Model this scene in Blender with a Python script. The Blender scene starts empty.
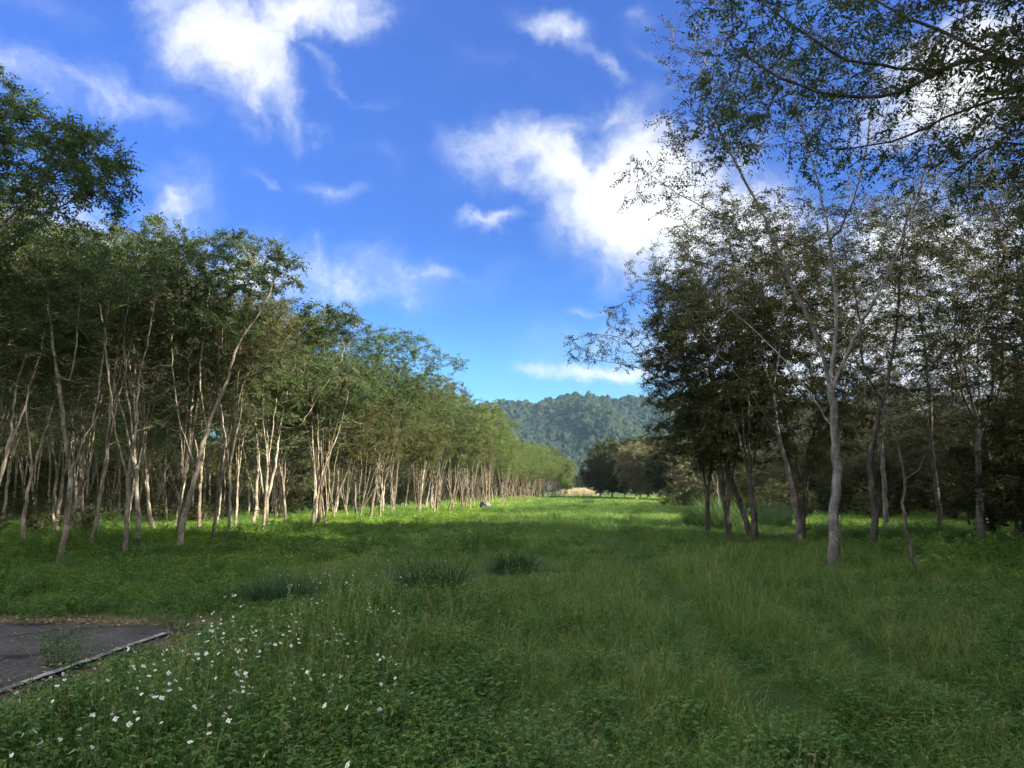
import bpy, math, random
import numpy as np
from mathutils import Vector, Matrix

RNG = np.random.default_rng(11)
random.seed(11)
scene = bpy.context.scene
COL = scene.collection
R = math.radians

# ------------------------------------------------------------------ camera
CAM = Vector((0.0, 0.0, 1.62))
F = 790.0
YAW = math.atan(63 / F)
PITCH = math.atan(105 / F)
cd = bpy.data.cameras.new('camera')
cam = bpy.data.objects.new('camera', cd)
COL.objects.link(cam)
cam.location = CAM
cam.rotation_euler = (R(90) + PITCH, 0, YAW)
cd.sensor_width = 36.0
cd.lens = F / 1024 * 36
cd.clip_start = 0.05
cd.clip_end = 9000
scene.camera = cam
CM = cam.rotation_euler.to_matrix()


def ray(px, py):
    return (CM @ Vector(((px - 512) / F, (384 - py) / F, -1.0))).normalized()


def at(px, py, Y):
    """real point at distance Y along the meadow that the photo shows at px, py"""
    r = ray(px, py)
    return CAM + r * (Y / r.y)


def gnd(px, py):
    r = ray(px, py)
    return CAM + r * (-CAM.z / r.z)


# ------------------------------------------------------------------ helpers
def tag(o, label=None, cat=None, group=None, kind=None):
    if label: o['label'] = label
    if cat: o['category'] = cat
    if group: o['group'] = group
    if kind: o['kind'] = kind
    return o


def mk_mesh(name, V, Q, mats, tint=None, midx=None, smooth=False):
    me = bpy.data.meshes.new(name)
    V = np.asarray(V, np.float32); Q = np.asarray(Q, np.int32)
    n, m, k = len(V), len(Q), Q.shape[1]
    me.vertices.add(n); me.vertices.foreach_set('co', V.ravel())
    me.loops.add(m * k); me.loops.foreach_set('vertex_index', Q.ravel())
    me.polygons.add(m)
    me.polygons.foreach_set('loop_start', np.arange(0, m * k, k, dtype=np.int32))
    me.polygons.foreach_set('loop_total', np.full(m, k, np.int32))
    if midx is not None: me.polygons.foreach_set('material_index', np.asarray(midx, np.int32))
    me.polygons.foreach_set('use_smooth', np.full(m, bool(smooth)))
    for t in mats: me.materials.append(t)
    if tint is not None:
        a = me.attributes.new('tint', 'FLOAT', 'POINT')
        a.data.foreach_set('value', np.asarray(tint, np.float32))
    me.update(calc_edges=True)
    return me


def link(name, data, parent=None):
    o = bpy.data.objects.new(name, data)
    COL.objects.link(o)
    if parent: o.parent = parent
    return o


def merge(parts):
    """parts: (V, Q, tint, mat) -> one set of arrays"""
    Vs, Qs, Ts, Ms = [], [], [], []
    b = 0
    for V, Q, T, m in parts:
        Vs.append(V); Qs.append(np.asarray(Q) + b); b += len(V)
        Ts.append(np.full(len(V), .5) if T is None else T); Ms.append(np.full(len(Q), m))
    return np.concatenate(Vs), np.concatenate(Qs), np.concatenate(Ts), np.concatenate(Ms)


def unit(a):
    return a / np.maximum(np.linalg.norm(a, axis=-1, keepdims=True), 1e-9)


def vnoise(x, y, seed=0):
    """cheap smooth 2D noise in about -1..1"""
    r = np.random.default_rng(seed + 500)
    s = 0
    for k in range(6):
        a = r.uniform(0, 6.283); f = r.uniform(.6, 1.7); p = r.uniform(0, 6.283)
        s = s + np.sin((x * math.cos(a) + y * math.sin(a)) * f + p)
    return s / 3.2


# ------------------------------------------------------------------ materials
def new_mat(name):
    m = bpy.data.materials.new(name); m.use_nodes = True
    nt = m.node_tree; nt.nodes.clear()
    out = nt.nodes.new('ShaderNodeOutputMaterial')
    return m, nt, out


def N(nt, t, **kw):
    n = nt.nodes.new(t)
    for k, v in kw.items(): setattr(n, k, v)
    return n


def ramp(nt, stops):
    r = N(nt, 'ShaderNodeValToRGB')
    e = r.color_ramp.elements
    while len(e) < len(stops): e.new(.5)
    for el, (p, c) in zip(e, stops):
        el.position = p; el.color = (*c, 1)
    return r


def leaf_mat(name, stops, trans=.35, rough=.5, patch=0.0, obj_var=.25, spec=.35):
    """stops: colour ramp over per-leaf tint + per-object random + world patches"""
    m, nt, out = new_mat(name); L = nt.links.new
    at_ = N(nt, 'ShaderNodeAttribute', attribute_name='tint')
    oi = N(nt, 'ShaderNodeObjectInfo')
    m1 = N(nt, 'ShaderNodeMath', operation='MULTIPLY_ADD')
    L(oi.outputs['Random'], m1.inputs[0]); m1.inputs[1].default_value = obj_var; m1.inputs[2].default_value = -obj_var / 2
    a1 = N(nt, 'ShaderNodeMath', operation='ADD')
    L(at_.outputs['Fac'], a1.inputs[0]); L(m1.outputs[0], a1.inputs[1])
    fac = a1.outputs[0]
    if patch:
        g = N(nt, 'ShaderNodeNewGeometry')
        nz = N(nt, 'ShaderNodeTexNoise'); nz.inputs['Scale'].default_value = .45; nz.inputs['Detail'].default_value = 3
        L(g.outputs['Position'], nz.inputs['Vector'])
        m2 = N(nt, 'ShaderNodeMath', operation='MULTIPLY_ADD'); m2.inputs[1].default_value = patch * 2; m2.inputs[2].default_value = -patch
        L(nz.outputs[0], m2.inputs[0])
        a2 = N(nt, 'ShaderNodeMath', operation='ADD'); L(fac, a2.inputs[0]); L(m2.outputs[0], a2.inputs[1]); fac = a2.outputs[0]
    rp = ramp(nt, stops); L(fac, rp.inputs[0])
    p = N(nt, 'ShaderNodeBsdfPrincipled')
    L(rp.outputs[0], p.inputs['Base Color']); p.inputs['Roughness'].default_value = rough
    p.inputs['Specular IOR Level'].default_value = spec
    if trans > 0:
        tr = N(nt, 'ShaderNodeBsdfTranslucent')
        hs = N(nt, 'ShaderNodeHueSaturation'); hs.inputs['Value'].default_value = 1.25; hs.inputs['Hue'].default_value = .485
        L(rp.outputs[0], hs.inputs['Color']); L(hs.outputs[0], tr.inputs['Color'])
        mx = N(nt, 'ShaderNodeMixShader'); mx.inputs[0].default_value = trans
        L(p.outputs[0], mx.inputs[1]); L(tr.outputs[0], mx.inputs[2]); L(mx.outputs[0], out.inputs['Surface'])
    else:
        L(p.outputs[0], out.inputs['Surface'])
    return m


def bark_mat(name, dark, mid, pale, bump=.35):
    m, nt, out = new_mat(name); L = nt.links.new
    tc = N(nt, 'ShaderNodeTexCoord')
    mp = N(nt, 'ShaderNodeMapping'); mp.inputs['Scale'].default_value = (7, 7, 3.2)
    L(tc.outputs['Object'], mp.inputs[0])
    n1 = N(nt, 'ShaderNodeTexNoise'); n1.inputs['Scale'].default_value = 1.0; n1.inputs['Detail'].default_value = 6; n1.inputs['Roughness'].default_value = .7
    L(mp.outputs[0], n1.inputs['Vector'])
    rp = ramp(nt, [(.32, dark), (.5, mid), (.66, pale)])
    oi = N(nt, 'ShaderNodeObjectInfo')
    ma = N(nt, 'ShaderNodeMath', operation='MULTIPLY_ADD'); ma.inputs[1].default_value = .16; ma.inputs[2].default_value = -.08
    L(oi.outputs['Random'], ma.inputs[0])
    ad = N(nt, 'ShaderNodeMath', operation='ADD'); L(n1.outputs[0], ad.inputs[0]); L(ma.outputs[0], ad.inputs[1])
    L(ad.outputs[0], rp.inputs[0])
    mp2 = N(nt, 'ShaderNodeMapping'); mp2.inputs['Scale'].default_value = (9, 9, 42)
    L(tc.outputs['Object'], mp2.inputs[0])
    n2 = N(nt, 'ShaderNodeTexNoise'); n2.inputs['Scale'].default_value = 1.0; n2.inputs['Detail'].default_value = 4
    L(mp2.outputs[0], n2.inputs['Vector'])
    mr = N(nt, 'ShaderNodeMapRange'); mr.inputs[1].default_value = .3; mr.inputs[2].default_value = .6; mr.inputs[3].default_value = .62; mr.inputs[4].default_value = 1.1
    L(n2.outputs[0], mr.inputs[0])
    mx = N(nt, 'ShaderNodeMix', data_type='RGBA', blend_type='MULTIPLY'); mx.inputs[0].default_value = .8
    L(rp.outputs[0], mx.inputs[6]); L(mr.outputs[0], mx.inputs[7])
    p = N(nt, 'ShaderNodeBsdfPrincipled'); p.inputs['Roughness'].default_value = .9; p.inputs['Specular IOR Level'].default_value = .2
    L(mx.outputs[2], p.inputs['Base Color'])
    bp = N(nt, 'ShaderNodeBump'); bp.inputs['Strength'].default_value = bump; bp.inputs['Distance'].default_value = .02
    L(n2.outputs[0], bp.inputs['Height']); L(bp.outputs[0], p.inputs['Normal'])
    L(p.outputs[0], out.inputs['Surface'])
    return m


M = {}
M['bark_pale'] = bark_mat('pale_bark', (.05, .039, .027), (.165, .138, .10), (.33, .285, .22))
M['bark_tan'] = bark_mat('tan_bark', (.04, .031, .02), (.12, .095, .066), (.23, .19, .14))
M['bark_grey'] = bark_mat('grey_bark', (.05, .042, .038), (.13, .115, .105), (.24, .22, .205))
M['bark_dark'] = bark_mat('dark_bark', (.025, .02, .017), (.06, .05, .042), (.12, .105, .09))
M['leaf_green'] = leaf_mat('green_leaf', [(0, (.014, .033, .007)), (.5, (.028, .060, .012)), (1, (.06, .095, .02))], .35, .55, 0, .25, .2)
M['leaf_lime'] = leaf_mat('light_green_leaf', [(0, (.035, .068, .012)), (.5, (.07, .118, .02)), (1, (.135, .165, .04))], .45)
M['leaf_olive'] = leaf_mat('olive_leaf', [(0, (.022, .028, .008)), (.5, (.046, .054, .014)), (1, (.10, .09, .028))], .35, .6, 0, .25, .15)
M['leaf_dark'] = leaf_mat('dark_leaf', [(0, (.014, .022, .006)), (.55, (.036, .045, .012)), (1, (.085, .082, .024))], .3, .6, 0, .25, .1)
M['leaf_brown'] = leaf_mat('brown_leaf', [(0, (.05, .05, .02)), (.5, (.10, .098, .038)), (1, (.19, .17, .075))], .3)
M['grass'] = leaf_mat('meadow_grass', [(0, (.032, .082, .012)), (.4, (.065, .150, .020)), (.75, (.125, .21, .032)), (.93, (.20, .22, .055)), (1, (.30, .27, .12))], .4, .55, .22, .34)
M['lawn'] = leaf_mat('lawn_grass', [(0, (.05, .11, .014)), (.45, (.118, .222, .022)), (.85, (.20, .29, .034)), (1, (.30, .28, .08))], .4, .55, .18, .3)
M['weed'] = leaf_mat('weed_leaf', [(0, (.03, .078, .013)), (.5, (.07, .155, .025)), (1, (.15, .23, .04))], .3, .42, .14, .25)
M['reed'] = leaf_mat('reed_leaf', [(0, (.036, .085, .024)), (.5, (.065, .14, .036)), (1, (.12, .18, .055))], .35, .5, 0, .2)
M['tussock'] = leaf_mat('tussock_blade', [(0, (.014, .042, .009)), (.5, (.034, .08, .017)), (1, (.085, .14, .03))], .3, .5, 0, .2)
M['straw'] = leaf_mat('dry_straw', [(0, (.16, .13, .07)), (.5, (.27, .23, .13)), (1, (.38, .33, .2))], .25, .6, 0, .2)
M['litter'] = leaf_mat('dead_leaf', [(0, (.06, .035, .018)), (.5, (.15, .095, .05)), (1, (.27, .2, .11))], .1, .7, 0, .2)
M['petal'] = leaf_mat('white_petal', [(0, (.55, .55, .50)), (1, (.78, .78, .73))], .25, .5, 0, .1)
M['pollen'] = leaf_mat('yellow_pollen', [(0, (.5, .3, .03)), (1, (.6, .4, .05))], 0, .7, 0, .1)
M['stem'] = leaf_mat('flower_stem', [(0, (.04, .08, .02)), (1, (.07, .12, .03))], .1, .6, 0, .2)
M['forest'] = leaf_mat('forest_leaf', [(0, (.003, .008, .004)), (.5, (.008, .015, .007)), (1, (.019, .026, .012))], .0, .8, 0, .9, .1)


# ------------------------------------------------------------------ the ground
ROAD_X, ROAD_Y = -4.42, 9.35


def smooth(e0, e1, v):
    t = np.clip((v - e0) / (e1 - e0), 0, 1)
    return t * t * (3 - 2 * t)


def track(x, y):
    """two faint wheel ruts that bend away to the right of the meadow"""
    c = 1.35 + .012 * (12 - y) ** 2 * (y < 12) * .55
    d1 = np.abs(x - c); d2 = np.abs(x - c - 1.45)
    w = smooth(.38, .12, d1) + smooth(.38, .12, d2)
    return w * smooth(3.0, 5.0, y) * smooth(34, 18, y)


def hgt(x, y):
    x = np.asarray(x, float); y = np.asarray(y, float)
    z = .05 * vnoise(x * .35, y * .35, 1) + .03 * vnoise(x * 1.3, y * 1.3, 2)
    flat = smooth(.0, 2.0, np.maximum(x - ROAD_X, y - ROAD_Y))
    z = z * flat
    z = z - .07 * track(x, y)
    z = z + .10 * smooth(40, 10, np.hypot(x, y)) * 0
    far = smooth(60, 160, y)
    return z + far * .25 * vnoise(x * .05, y * .05, 3)


def grid_mesh(xs, ys, hf):
    X, Y = np.meshgrid(xs, ys)
    Z = hf(X, Y)
    V = np.stack([X, Y, Z], -1).reshape(-1, 3)
    nx, ny = len(xs), len(ys)
    i = np.arange(nx * ny).reshape(ny, nx)
    Q = np.stack([i[:-1, :-1], i[:-1, 1:], i[1:, 1:], i[1:, :-1]], -1).reshape(-1, 4)
    return V, Q


def warp(lo, hi, n, p=3.0):
    t = np.linspace(-1, 1, n)
    u = np.sign(t) * np.abs(t) ** p
    return np.where(u < 0, -u * lo, u * hi)


m, nt, out = new_mat('soil'); L = nt.links.new
g = N(nt, 'ShaderNodeNewGeometry')
n1 = N(nt, 'ShaderNodeTexNoise'); n1.inputs['Scale'].default_value = 1.1; n1.inputs['Detail'].default_value = 8
n2 = N(nt, 'ShaderNodeTexNoise'); n2.inputs['Scale'].default_value = 14; n2.inputs['Detail'].default_value = 6
L(g.outputs['Position'], n1.inputs['Vector']); L(g.outputs['Position'], n2.inputs['Vector'])
r1 = ramp(nt, [(.3, (.022, .042, .010)), (.6, (.045, .075, .016))]); L(n1.outputs[0], r1.inputs[0])
r2 = ramp(nt, [(.3, (.05, .036, .024)), (.55, (.11, .083, .055)), (.75, (.2, .155, .1))]); L(n2.outputs[0], r2.inputs[0])
da = N(nt, 'ShaderNodeAttribute', attribute_name='tint')
mx = N(nt, 'ShaderNodeMix', data_type='RGBA'); L(da.outputs['Fac'], mx.inputs[0]); L(r1.outputs[0], mx.inputs[6]); L(r2.outputs[0], mx.inputs[7])
p = N(nt, 'ShaderNodeBsdfPrincipled'); p.inputs['Roughness'].default_value = .95; p.inputs['Specular IOR Level'].default_value = .1
L(mx.outputs[2], p.inputs['Base Color'])
bp = N(nt, 'ShaderNodeBump'); bp.inputs['Strength'].default_value = .6; bp.inputs['Distance'].default_value = .03
L(n2.outputs[0], bp.inputs['Height']); L(bp.outputs[0], p.inputs['Normal']); L(p.outputs[0], out.inputs['Surface'])
M['soil'] = m


def dirt(x, y):
    """bare soil: a band beyond the end of the asphalt and a bald patch beside it"""
    wob = .35 * vnoise(x * 1.1, y * 1.1, 7)
    a = .9 * smooth(.62, .12, np.abs(y - 9.62 - wob * .5)) * smooth(-3.1, -4.3, x + wob)
    b = smooth(1.0, .35, np.hypot((x + 3.55) / 1.0, (y - 9.7) / .8) + wob * .6) * .9
    c = smooth(.45, .1, np.abs(x - ROAD_X - .1 - wob * .3)) * smooth(9.6, 8.4, y) * .8
    return np.clip(np.maximum.reduce([a, b, c]), 0, 1)


xs = np.unique(np.round(np.concatenate([warp(1500, 1500, 121, 3.6), np.arange(-14, 14, .3)]), 3))
ys = np.unique(np.round(np.concatenate([warp(1500, 1900, 141, 3.6), np.arange(-2, 24, .3)]), 3))
V, Q = grid_mesh(xs, ys, hgt)
V[(np.hypot(V[:, 0], V[:, 1]) > 600), 2] *= .3
go = link('ground', mk_mesh('ground', V, Q, [M['soil']], dirt(V[:, 0], V[:, 1]), smooth=True))
tag(go, 'green and brown meadow soil under the grass', 'ground', kind='structure')

# ---- asphalt pad (old road end), with a worn white edge line
m, nt, out = new_mat('old_asphalt'); L = nt.links.new
g = N(nt, 'ShaderNodeNewGeometry')
n1 = N(nt, 'ShaderNodeTexNoise'); n1.inputs['Scale'].default_value = 1.3; n1.inputs['Detail'].default_value = 9; n1.inputs['Roughness'].default_value = .7
n2 = N(nt, 'ShaderNodeTexVoronoi'); n2.inputs['Scale'].default_value = 70
n3 = N(nt, 'ShaderNodeTexNoise'); n3.inputs['Scale'].default_value = 22; n3.inputs['Detail'].default_value = 5
for q in (n1, n2, n3): L(g.outputs['Position'], q.inputs['Vector'])
r1 = ramp(nt, [(.3, (.025, .023, .022)), (.5, (.046, .043, .041)), (.7, (.072, .067, .062))]); L(n1.outputs[0], r1.inputs[0])
r2 = ramp(nt, [(.0, (.55, .55, .55)), (.6, (1.35, 1.35, 1.35))]); L(n2.outputs['Color'], r2.inputs[0])
r3 = ramp(nt, [(.35, (.72, .72, .74)), (.65, (1.2, 1.2, 1.2))]); L(n3.outputs[0], r3.inputs[0])
mx = N(nt, 'ShaderNodeMix', data_type='RGBA', blend_type='MULTIPLY'); mx.inputs[0].default_value = 1
L(r1.outputs[0], mx.inputs[6]); L(r2.outputs[0], mx.inputs[7])
my = N(nt, 'ShaderNodeMix', data_type='RGBA', blend_type='MULTIPLY'); my.inputs[0].default_value = 1
L(mx.outputs[2], my.inputs[6]); L(r3.outputs[0], my.inputs[7])
nd = N(nt, 'ShaderNodeTexNoise'); nd.inputs['Scale'].default_value = 2.5; nd.inputs['Detail'].default_value = 4; L(g.outputs['Position'], nd.inputs['Vector'])
vmx = N(nt, 'ShaderNodeMix', data_type='VECTOR'); vmx.inputs[0].default_value = .22; L(g.outputs['Position'], vmx.inputs[4]); L(nd.outputs['Color'], vmx.inputs[5])
vc = N(nt, 'ShaderNodeTexVoronoi', feature='DISTANCE_TO_EDGE'); vc.inputs['Scale'].default_value = 1.15; L(vmx.outputs[1], vc.inputs['Vector'])
rc = ramp(nt, [(.0, (.3, .3, .28)), (.012, (.45, .45, .42)), (.03, (1, 1, 1))]); L(vc.outputs['Distance'], rc.inputs[0])
mz = N(nt, 'ShaderNodeMix', data_type='RGBA', blend_type='MULTIPLY'); mz.inputs[0].default_value = .85
L(my.outputs[2], mz.inputs[6]); L(rc.outputs[0], mz.inputs[7])
p = N(nt, 'ShaderNodeBsdfPrincipled'); p.inputs['Roughness'].default_value = .95; p.inputs['Specular IOR Level'].default_value = .15
L(mz.outputs[2], p.inputs['Base Color'])
bp = N(nt, 'ShaderNodeBump'); bp.inputs['Strength'].default_value = .5; bp.inputs['Distance'].default_value = .008
L(n2.outputs['Distance'], bp.inputs['Height']); L(bp.outputs[0], p.inputs['Normal']); L(p.outputs[0], out.inputs['Surface'])
M['asphalt'] = m


def road_mesh():
    # outline with ragged edges, as a fine strip grid whose right and far edges wander a little
    xs = np.linspace(-26, 0, 80); ys = np.linspace(-12, 0, 60)
    tx = np.linspace(0, 1, 90) ** .6; ty = np.linspace(0, 1, 90) ** .6
    TX, TY = np.meshgrid(tx, ty)
    X = -26 + TX * (26 + ROAD_X); Y = -12 + TY * (12 + ROAD_Y)
    X = X + TX ** 12 * (.05 * vnoise(Y * 4, Y * 0, 4) + .03 * vnoise(Y * 11, Y * 0, 5))
    Y = Y + TY ** 12 * (.06 * vnoise(X * 3, X * 0, 6) + .04 * vnoise(X * 9, X * 0, 8))
    Z = .035 - .03 * np.maximum(TX, TY) ** 60
    V = np.stack([X, Y, Z], -1).reshape(-1, 3)
    i = np.arange(8100).reshape(90, 90)
    Q = np.stack([i[:-1, :-1], i[:-1, 1:], i[1:, 1:], i[1:, :-1]], -1).reshape(-1, 4)
    return V, Q


V, Q = road_mesh()
ro = link('road', mk_mesh('road', V, Q, [M['asphalt']], smooth=True))
tag(ro, 'end of an old dark grey asphalt road beside the weeds', 'road', kind='structure')

m, nt, out = new_mat('worn_white_paint'); L = nt.links.new
g = N(nt, 'ShaderNodeNewGeometry')
n1 = N(nt, 'ShaderNodeTexNoise'); n1.inputs['Scale'].default_value = 9; n1.inputs['Detail'].default_value = 8; n1.inputs['Roughness'].default_value = .75
L(g.outputs['Position'], n1.inputs['Vector'])
r1 = ramp(nt, [(.44, (.05, .048, .049)), (.56, (.26, .25, .235)), (.75, (.46, .45, .42))]); L(n1.outputs[0], r1.inputs[0])
p = N(nt, 'ShaderNodeBsdfPrincipled'); p.inputs['Roughness'].default_value = .8
L(r1.outputs[0], p.inputs['Base Color']); L(p.outputs[0], out.inputs['Surface'])
t = np.linspace(-6, 8.75, 160)
e0 = -4.60 + .008 * vnoise(t * 9, t * 0, 21); e1 = -4.525 + .012 * vnoise(t * 10, t * 0, 22)
V = np.concatenate([np.stack([e0, t, np.full(160, .040)], -1), np.stack([e1, t, np.full(160, .040)], -1)])
i = np.arange(159)
Q = np.stack([i, i + 160, i + 161, i + 1], -1)
lo = link('road_marking', mk_mesh('road_marking', V, Q, [m]))
tag(lo, 'worn white edge line along the asphalt', 'road marking', kind='structure')


# ------------------------------------------------------------------ scattering of uncountable stuff
def scatter(name, protos, P, rot, scl, idx, label, cat):
    c = bpy.data.collections.new(name + '_pieces')
    for k, me in enumerate(protos):
        o = bpy.data.objects.new('%s_piece_%02d' % (name, k), me); c.objects.link(o)
    me = bpy.data.meshes.new(name)
    n = len(P)
    me.vertices.add(n); me.vertices.foreach_set('co', np.asarray(P, np.float32).ravel())
    a = me.attributes.new('rot', 'FLOAT_VECTOR', 'POINT'); a.data.foreach_set('vector', np.asarray(rot, np.float32).ravel())
    a = me.attributes.new('scl', 'FLOAT_VECTOR', 'POINT')
    scl = np.asarray(scl, np.float32)
    if scl.ndim == 1: scl = np.repeat(scl[:, None], 3, 1)
    a.data.foreach_set('vector', scl.ravel())
    a = me.attributes.new('idx', 'INT', 'POINT'); a.data.foreach_set('value', np.asarray(idx, np.int32))
    o = link(name, me)
    ng = bpy.data.node_groups.new(name, 'GeometryNodeTree')
    ng.interface.new_socket('Geometry', in_out='INPUT', socket_type='NodeSocketGeometry')
    ng.interface.new_socket('Geometry', in_out='OUTPUT', socket_type='NodeSocketGeometry')
    gi = ng.nodes.new('NodeGroupInput'); gout = ng.nodes.new('NodeGroupOutput')
    ci = ng.nodes.new('GeometryNodeCollectionInfo'); ci.inputs['Collection'].default_value = c
    ci.inputs['Separate Children'].default_value = True; ci.inputs['Reset Children'].default_value = True
    ip = ng.nodes.new('GeometryNodeInstanceOnPoints'); ip.inputs['Pick Instance'].default_value = True

    def na(nm, ty):
        q = ng.nodes.new('GeometryNodeInputNamedAttribute'); q.data_type = ty; q.inputs['Name'].default_value = nm
        return q.outputs['Attribute']
    L = ng.links.new
    e2r = ng.nodes.new('FunctionNodeEulerToRotation')
    L(na('rot', 'FLOAT_VECTOR'), e2r.inputs[0])
    L(gi.outputs[0], ip.inputs['Points']); L(ci.outputs[0], ip.inputs['Instance'])
    L(na('idx', 'INT'), ip.inputs['Instance Index']); L(e2r.outputs[0], ip.inputs['Rotation'])
    L(na('scl', 'FLOAT_VECTOR'), ip.inputs['Scale']); L(ip.outputs[0], gout.inputs[0])
    md = o.modifiers.new('scatter', 'NODES'); md.node_group = ng
    tag(o, label, cat, kind='stuff')
    return o


def blades(rng, n, spread, l0, l1, w, lean, curl, segs=3, tint=(.1, .8), up=.0):
    """n grass blades as tapering strips"""
    a = rng.uniform(0, 6.283, n); r = spread * np.sqrt(rng.random(n))
    base = np.stack([r * np.cos(a), r * np.sin(a), np.full(n, -.02)], -1)
    la = rng.uniform(0, 6.283, n) * .6 + a * .4
    le = np.abs(rng.normal(0, lean, n)) + up; cu = np.abs(rng.normal(curl, curl * .5, n))
    ln = rng.uniform(l0, l1, n)
    hd = np.stack([np.cos(la), np.sin(la), np.zeros(n)], -1)
    sd = np.stack([-np.sin(la), np.cos(la), np.zeros(n)], -1)
    tw = rng.uniform(-.9, .9, n)[:, None]
    sd = unit(sd * np.cos(tw) + hd * np.sin(tw))
    ws = w * rng.uniform(.6, 1.3, n)
    pts = [base]; p = base.copy()
    for s in range(segs):
        th = le + cu * (s + .5) / segs * 1.6
        d = hd * np.sin(th)[:, None] + np.array([0, 0, 1.]) * np.cos(th)[:, None]
        p = p + d * (ln / segs)[:, None]; pts.append(p)
    rows = []
    for s, q in enumerate(pts):
        k = (1 - (s / segs) ** 1.6) * .93 + .07
        rows += [q - sd * (ws * k * .5)[:, None], q + sd * (ws * k * .5)[:, None]]
    V = np.stack(rows, 1)          # n, 2(segs+1), 3
    nv = 2 * (segs + 1)
    Q = []
    for s in range(segs):
        b = 2 * s
        Q.append(np.stack([np.arange(n) * nv + b, np.arange(n) * nv + b + 1, np.arange(n) * nv + b + 3, np.arange(n) * nv + b + 2], -1))
    T = np.repeat(rng.uniform(tint[0], tint[1], n), nv)
    return V.reshape(-1, 3), np.concatenate(Q), T


def leaves(P, D, Nn, ln, wd, tint):
    """diamond leaves at P along D with normals Nn"""
    n = len(P)
    S = unit(np.cross(D, Nn))
    U = np.cross(S, D)
    ln = np.broadcast_to(ln, n)[:, None]; wd = np.broadcast_to(wd, n)[:, None]
    a = P; c = P + D * ln - U * ln * .12
    b = P + D * ln * .45 + S * wd * .5 + U * ln * .06; d = P + D * ln * .45 - S * wd * .5 + U * ln * .06
    V = np.stack([a, b, c, d], 1).reshape(-1, 3)
    Q = np.arange(4 * n).reshape(n, 4)
    return V, Q, np.repeat(tint, 4)


def rods(P0, P1, r):
    """thin three-sided stems"""
    n = len(P0); D = unit(P1 - P0)
    A = unit(np.cross(D, np.array([.31, .87, .2]))); B = np.cross(D, A)
    r = np.broadcast_to(r, n)[:, None]
    rows = []
    for P, k in ((P0, 1.), (P1, .6)):
        for q in range(3):
            an = q * 2.0944
            rows.append(P + (A * math.cos(an) + B * math.sin(an)) * r * k)
    V = np.stack(rows, 1).reshape(-1, 3)
    b = np.arange(n) * 6
    Q = np.concatenate([np.stack([b + q, b + (q + 1) % 3, b + 3 + (q + 1) % 3, b + 3 + q], -1) for q in range(3)])
    return V, Q


def weed_plant(rng, h, nst, spread, lsize, tint=(.1, .9)):
    parts = []
    for s in range(nst):
        a = rng.uniform(0, 6.283); r = spread * math.sqrt(rng.random())
        b = np.array([r * math.cos(a), r * math.sin(a), -.02]); hh = h * rng.uniform(.55, 1.1)
        le = rng.uniform(.0, .5); tip = b + hh * np.array([math.cos(a) * le, math.sin(a) * le, 1])
        V, Q = rods(b[None], tip[None], .003); parts.append((V, Q, np.full(6, .3), 0))
        nl = int(rng.integers(9, 15))
        t = rng.uniform(.3, 1.0, nl)
        P = b + (tip - b) * t[:, None]
        an = rng.uniform(0, 6.283, nl) ; el = rng.uniform(-.35, .55, nl)
        D = unit(np.stack([np.cos(an), np.sin(an), el], -1))
        Nn = unit(np.stack([rng.normal(0, .35, nl), rng.normal(0, .35, nl), np.ones(nl)], -1))
        sz = lsize * rng.uniform(.6, 1.25, nl)
        P = P + D * sz[:, None] * .4
        # three leaflets each
        for off, k in ((0, 1.0), (.85, .75), (-.85, .75)):
            c, s_ = math.cos(off), math.sin(off)
            D2 = unit(np.stack([D[:, 0] * c - D[:, 1] * s_, D[:, 0] * s_ + D[:, 1] * c, D[:, 2]], -1))
            V, Q, T = leaves(P, D2, Nn, sz * k * 1.1, sz * k * .42, rng.uniform(tint[0], tint[1], nl))
            parts.append((V, Q, T, 0))
    return merge(parts)


def protos(name, n, fn, mats):
    out_ = []
    for k in range(n):
        V, Q, T, Mi = fn(np.random.default_rng(1000 + k * 7 + len(name)))
        out_.append(mk_mesh(name, V, Q, mats, T, Mi))
    return out_


def b4(*a):
    return (*a, 0)


def near_grass(r):
    k = merge([b4(*blades(r, 30, .15, .12, .38, .0055, .5, .75, 3, (.0, .8))),
               b4(*blades(r, 9, .13, .28, .55, .0042, .4, .7, 4, (.4, .95)))])
    V, Q, T = blades(r, int(r.integers(0, 4)), .14, .15, .5, .0034, .8, .35, 3, (.88, 1.15))
    k = merge([(*k[:3], 0), (V, Q, T, 0)])
    for _ in range(int(r.random() < .2)):          # seed heads
        a = r.uniform(0, 6.28); h_ = r.uniform(.38, .55); b_ = np.array([r.normal(0, .05), r.normal(0, .05), 0.])
        tp = b_ + np.array([math.cos(a) * .12, math.sin(a) * .12, h_])
        V, Q = rods(b_[None], tp[None], .0016)
        n_ = 9; P_ = tp + (b_ - tp) * np.linspace(0, .22, n_)[:, None]; an = r.uniform(0, 6.28, n_)
        D_ = unit(np.stack([np.cos(an), np.sin(an), np.full(n_, .9)], -1))
        V2, Q2, T2 = leaves(P_, D_, unit(r.normal(0, 1, (n_, 3))), .026, .005, np.full(n_, 1.0))
        k = merge([(*k[:3], 0), (V, Q, np.full(6, .9), 0), (V2, Q2, T2, 0)])
    return k


def mid_grass(r):
    return merge([b4(*blades(r, 60, .3, .15, .38, .010, .35, .6, 2, (.05, .8))), b4(*blades(r, 5, .25, .3, .48, .007, .3, .5, 2, (.6, 1.)))])


def far_grass(r):
    return merge([b4(*blades(r, 90, .75, .16, .42, .024, .35, .6, 2, (.05, .9)))])


def near_lawn(r):
    return merge([b4(*blades(r, 46, .17, .06, .17, .006, .45, .7, 2, (.05, .9))), b4(*weed_plant(r, .1, 4, .15, .035)[:3])])


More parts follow.
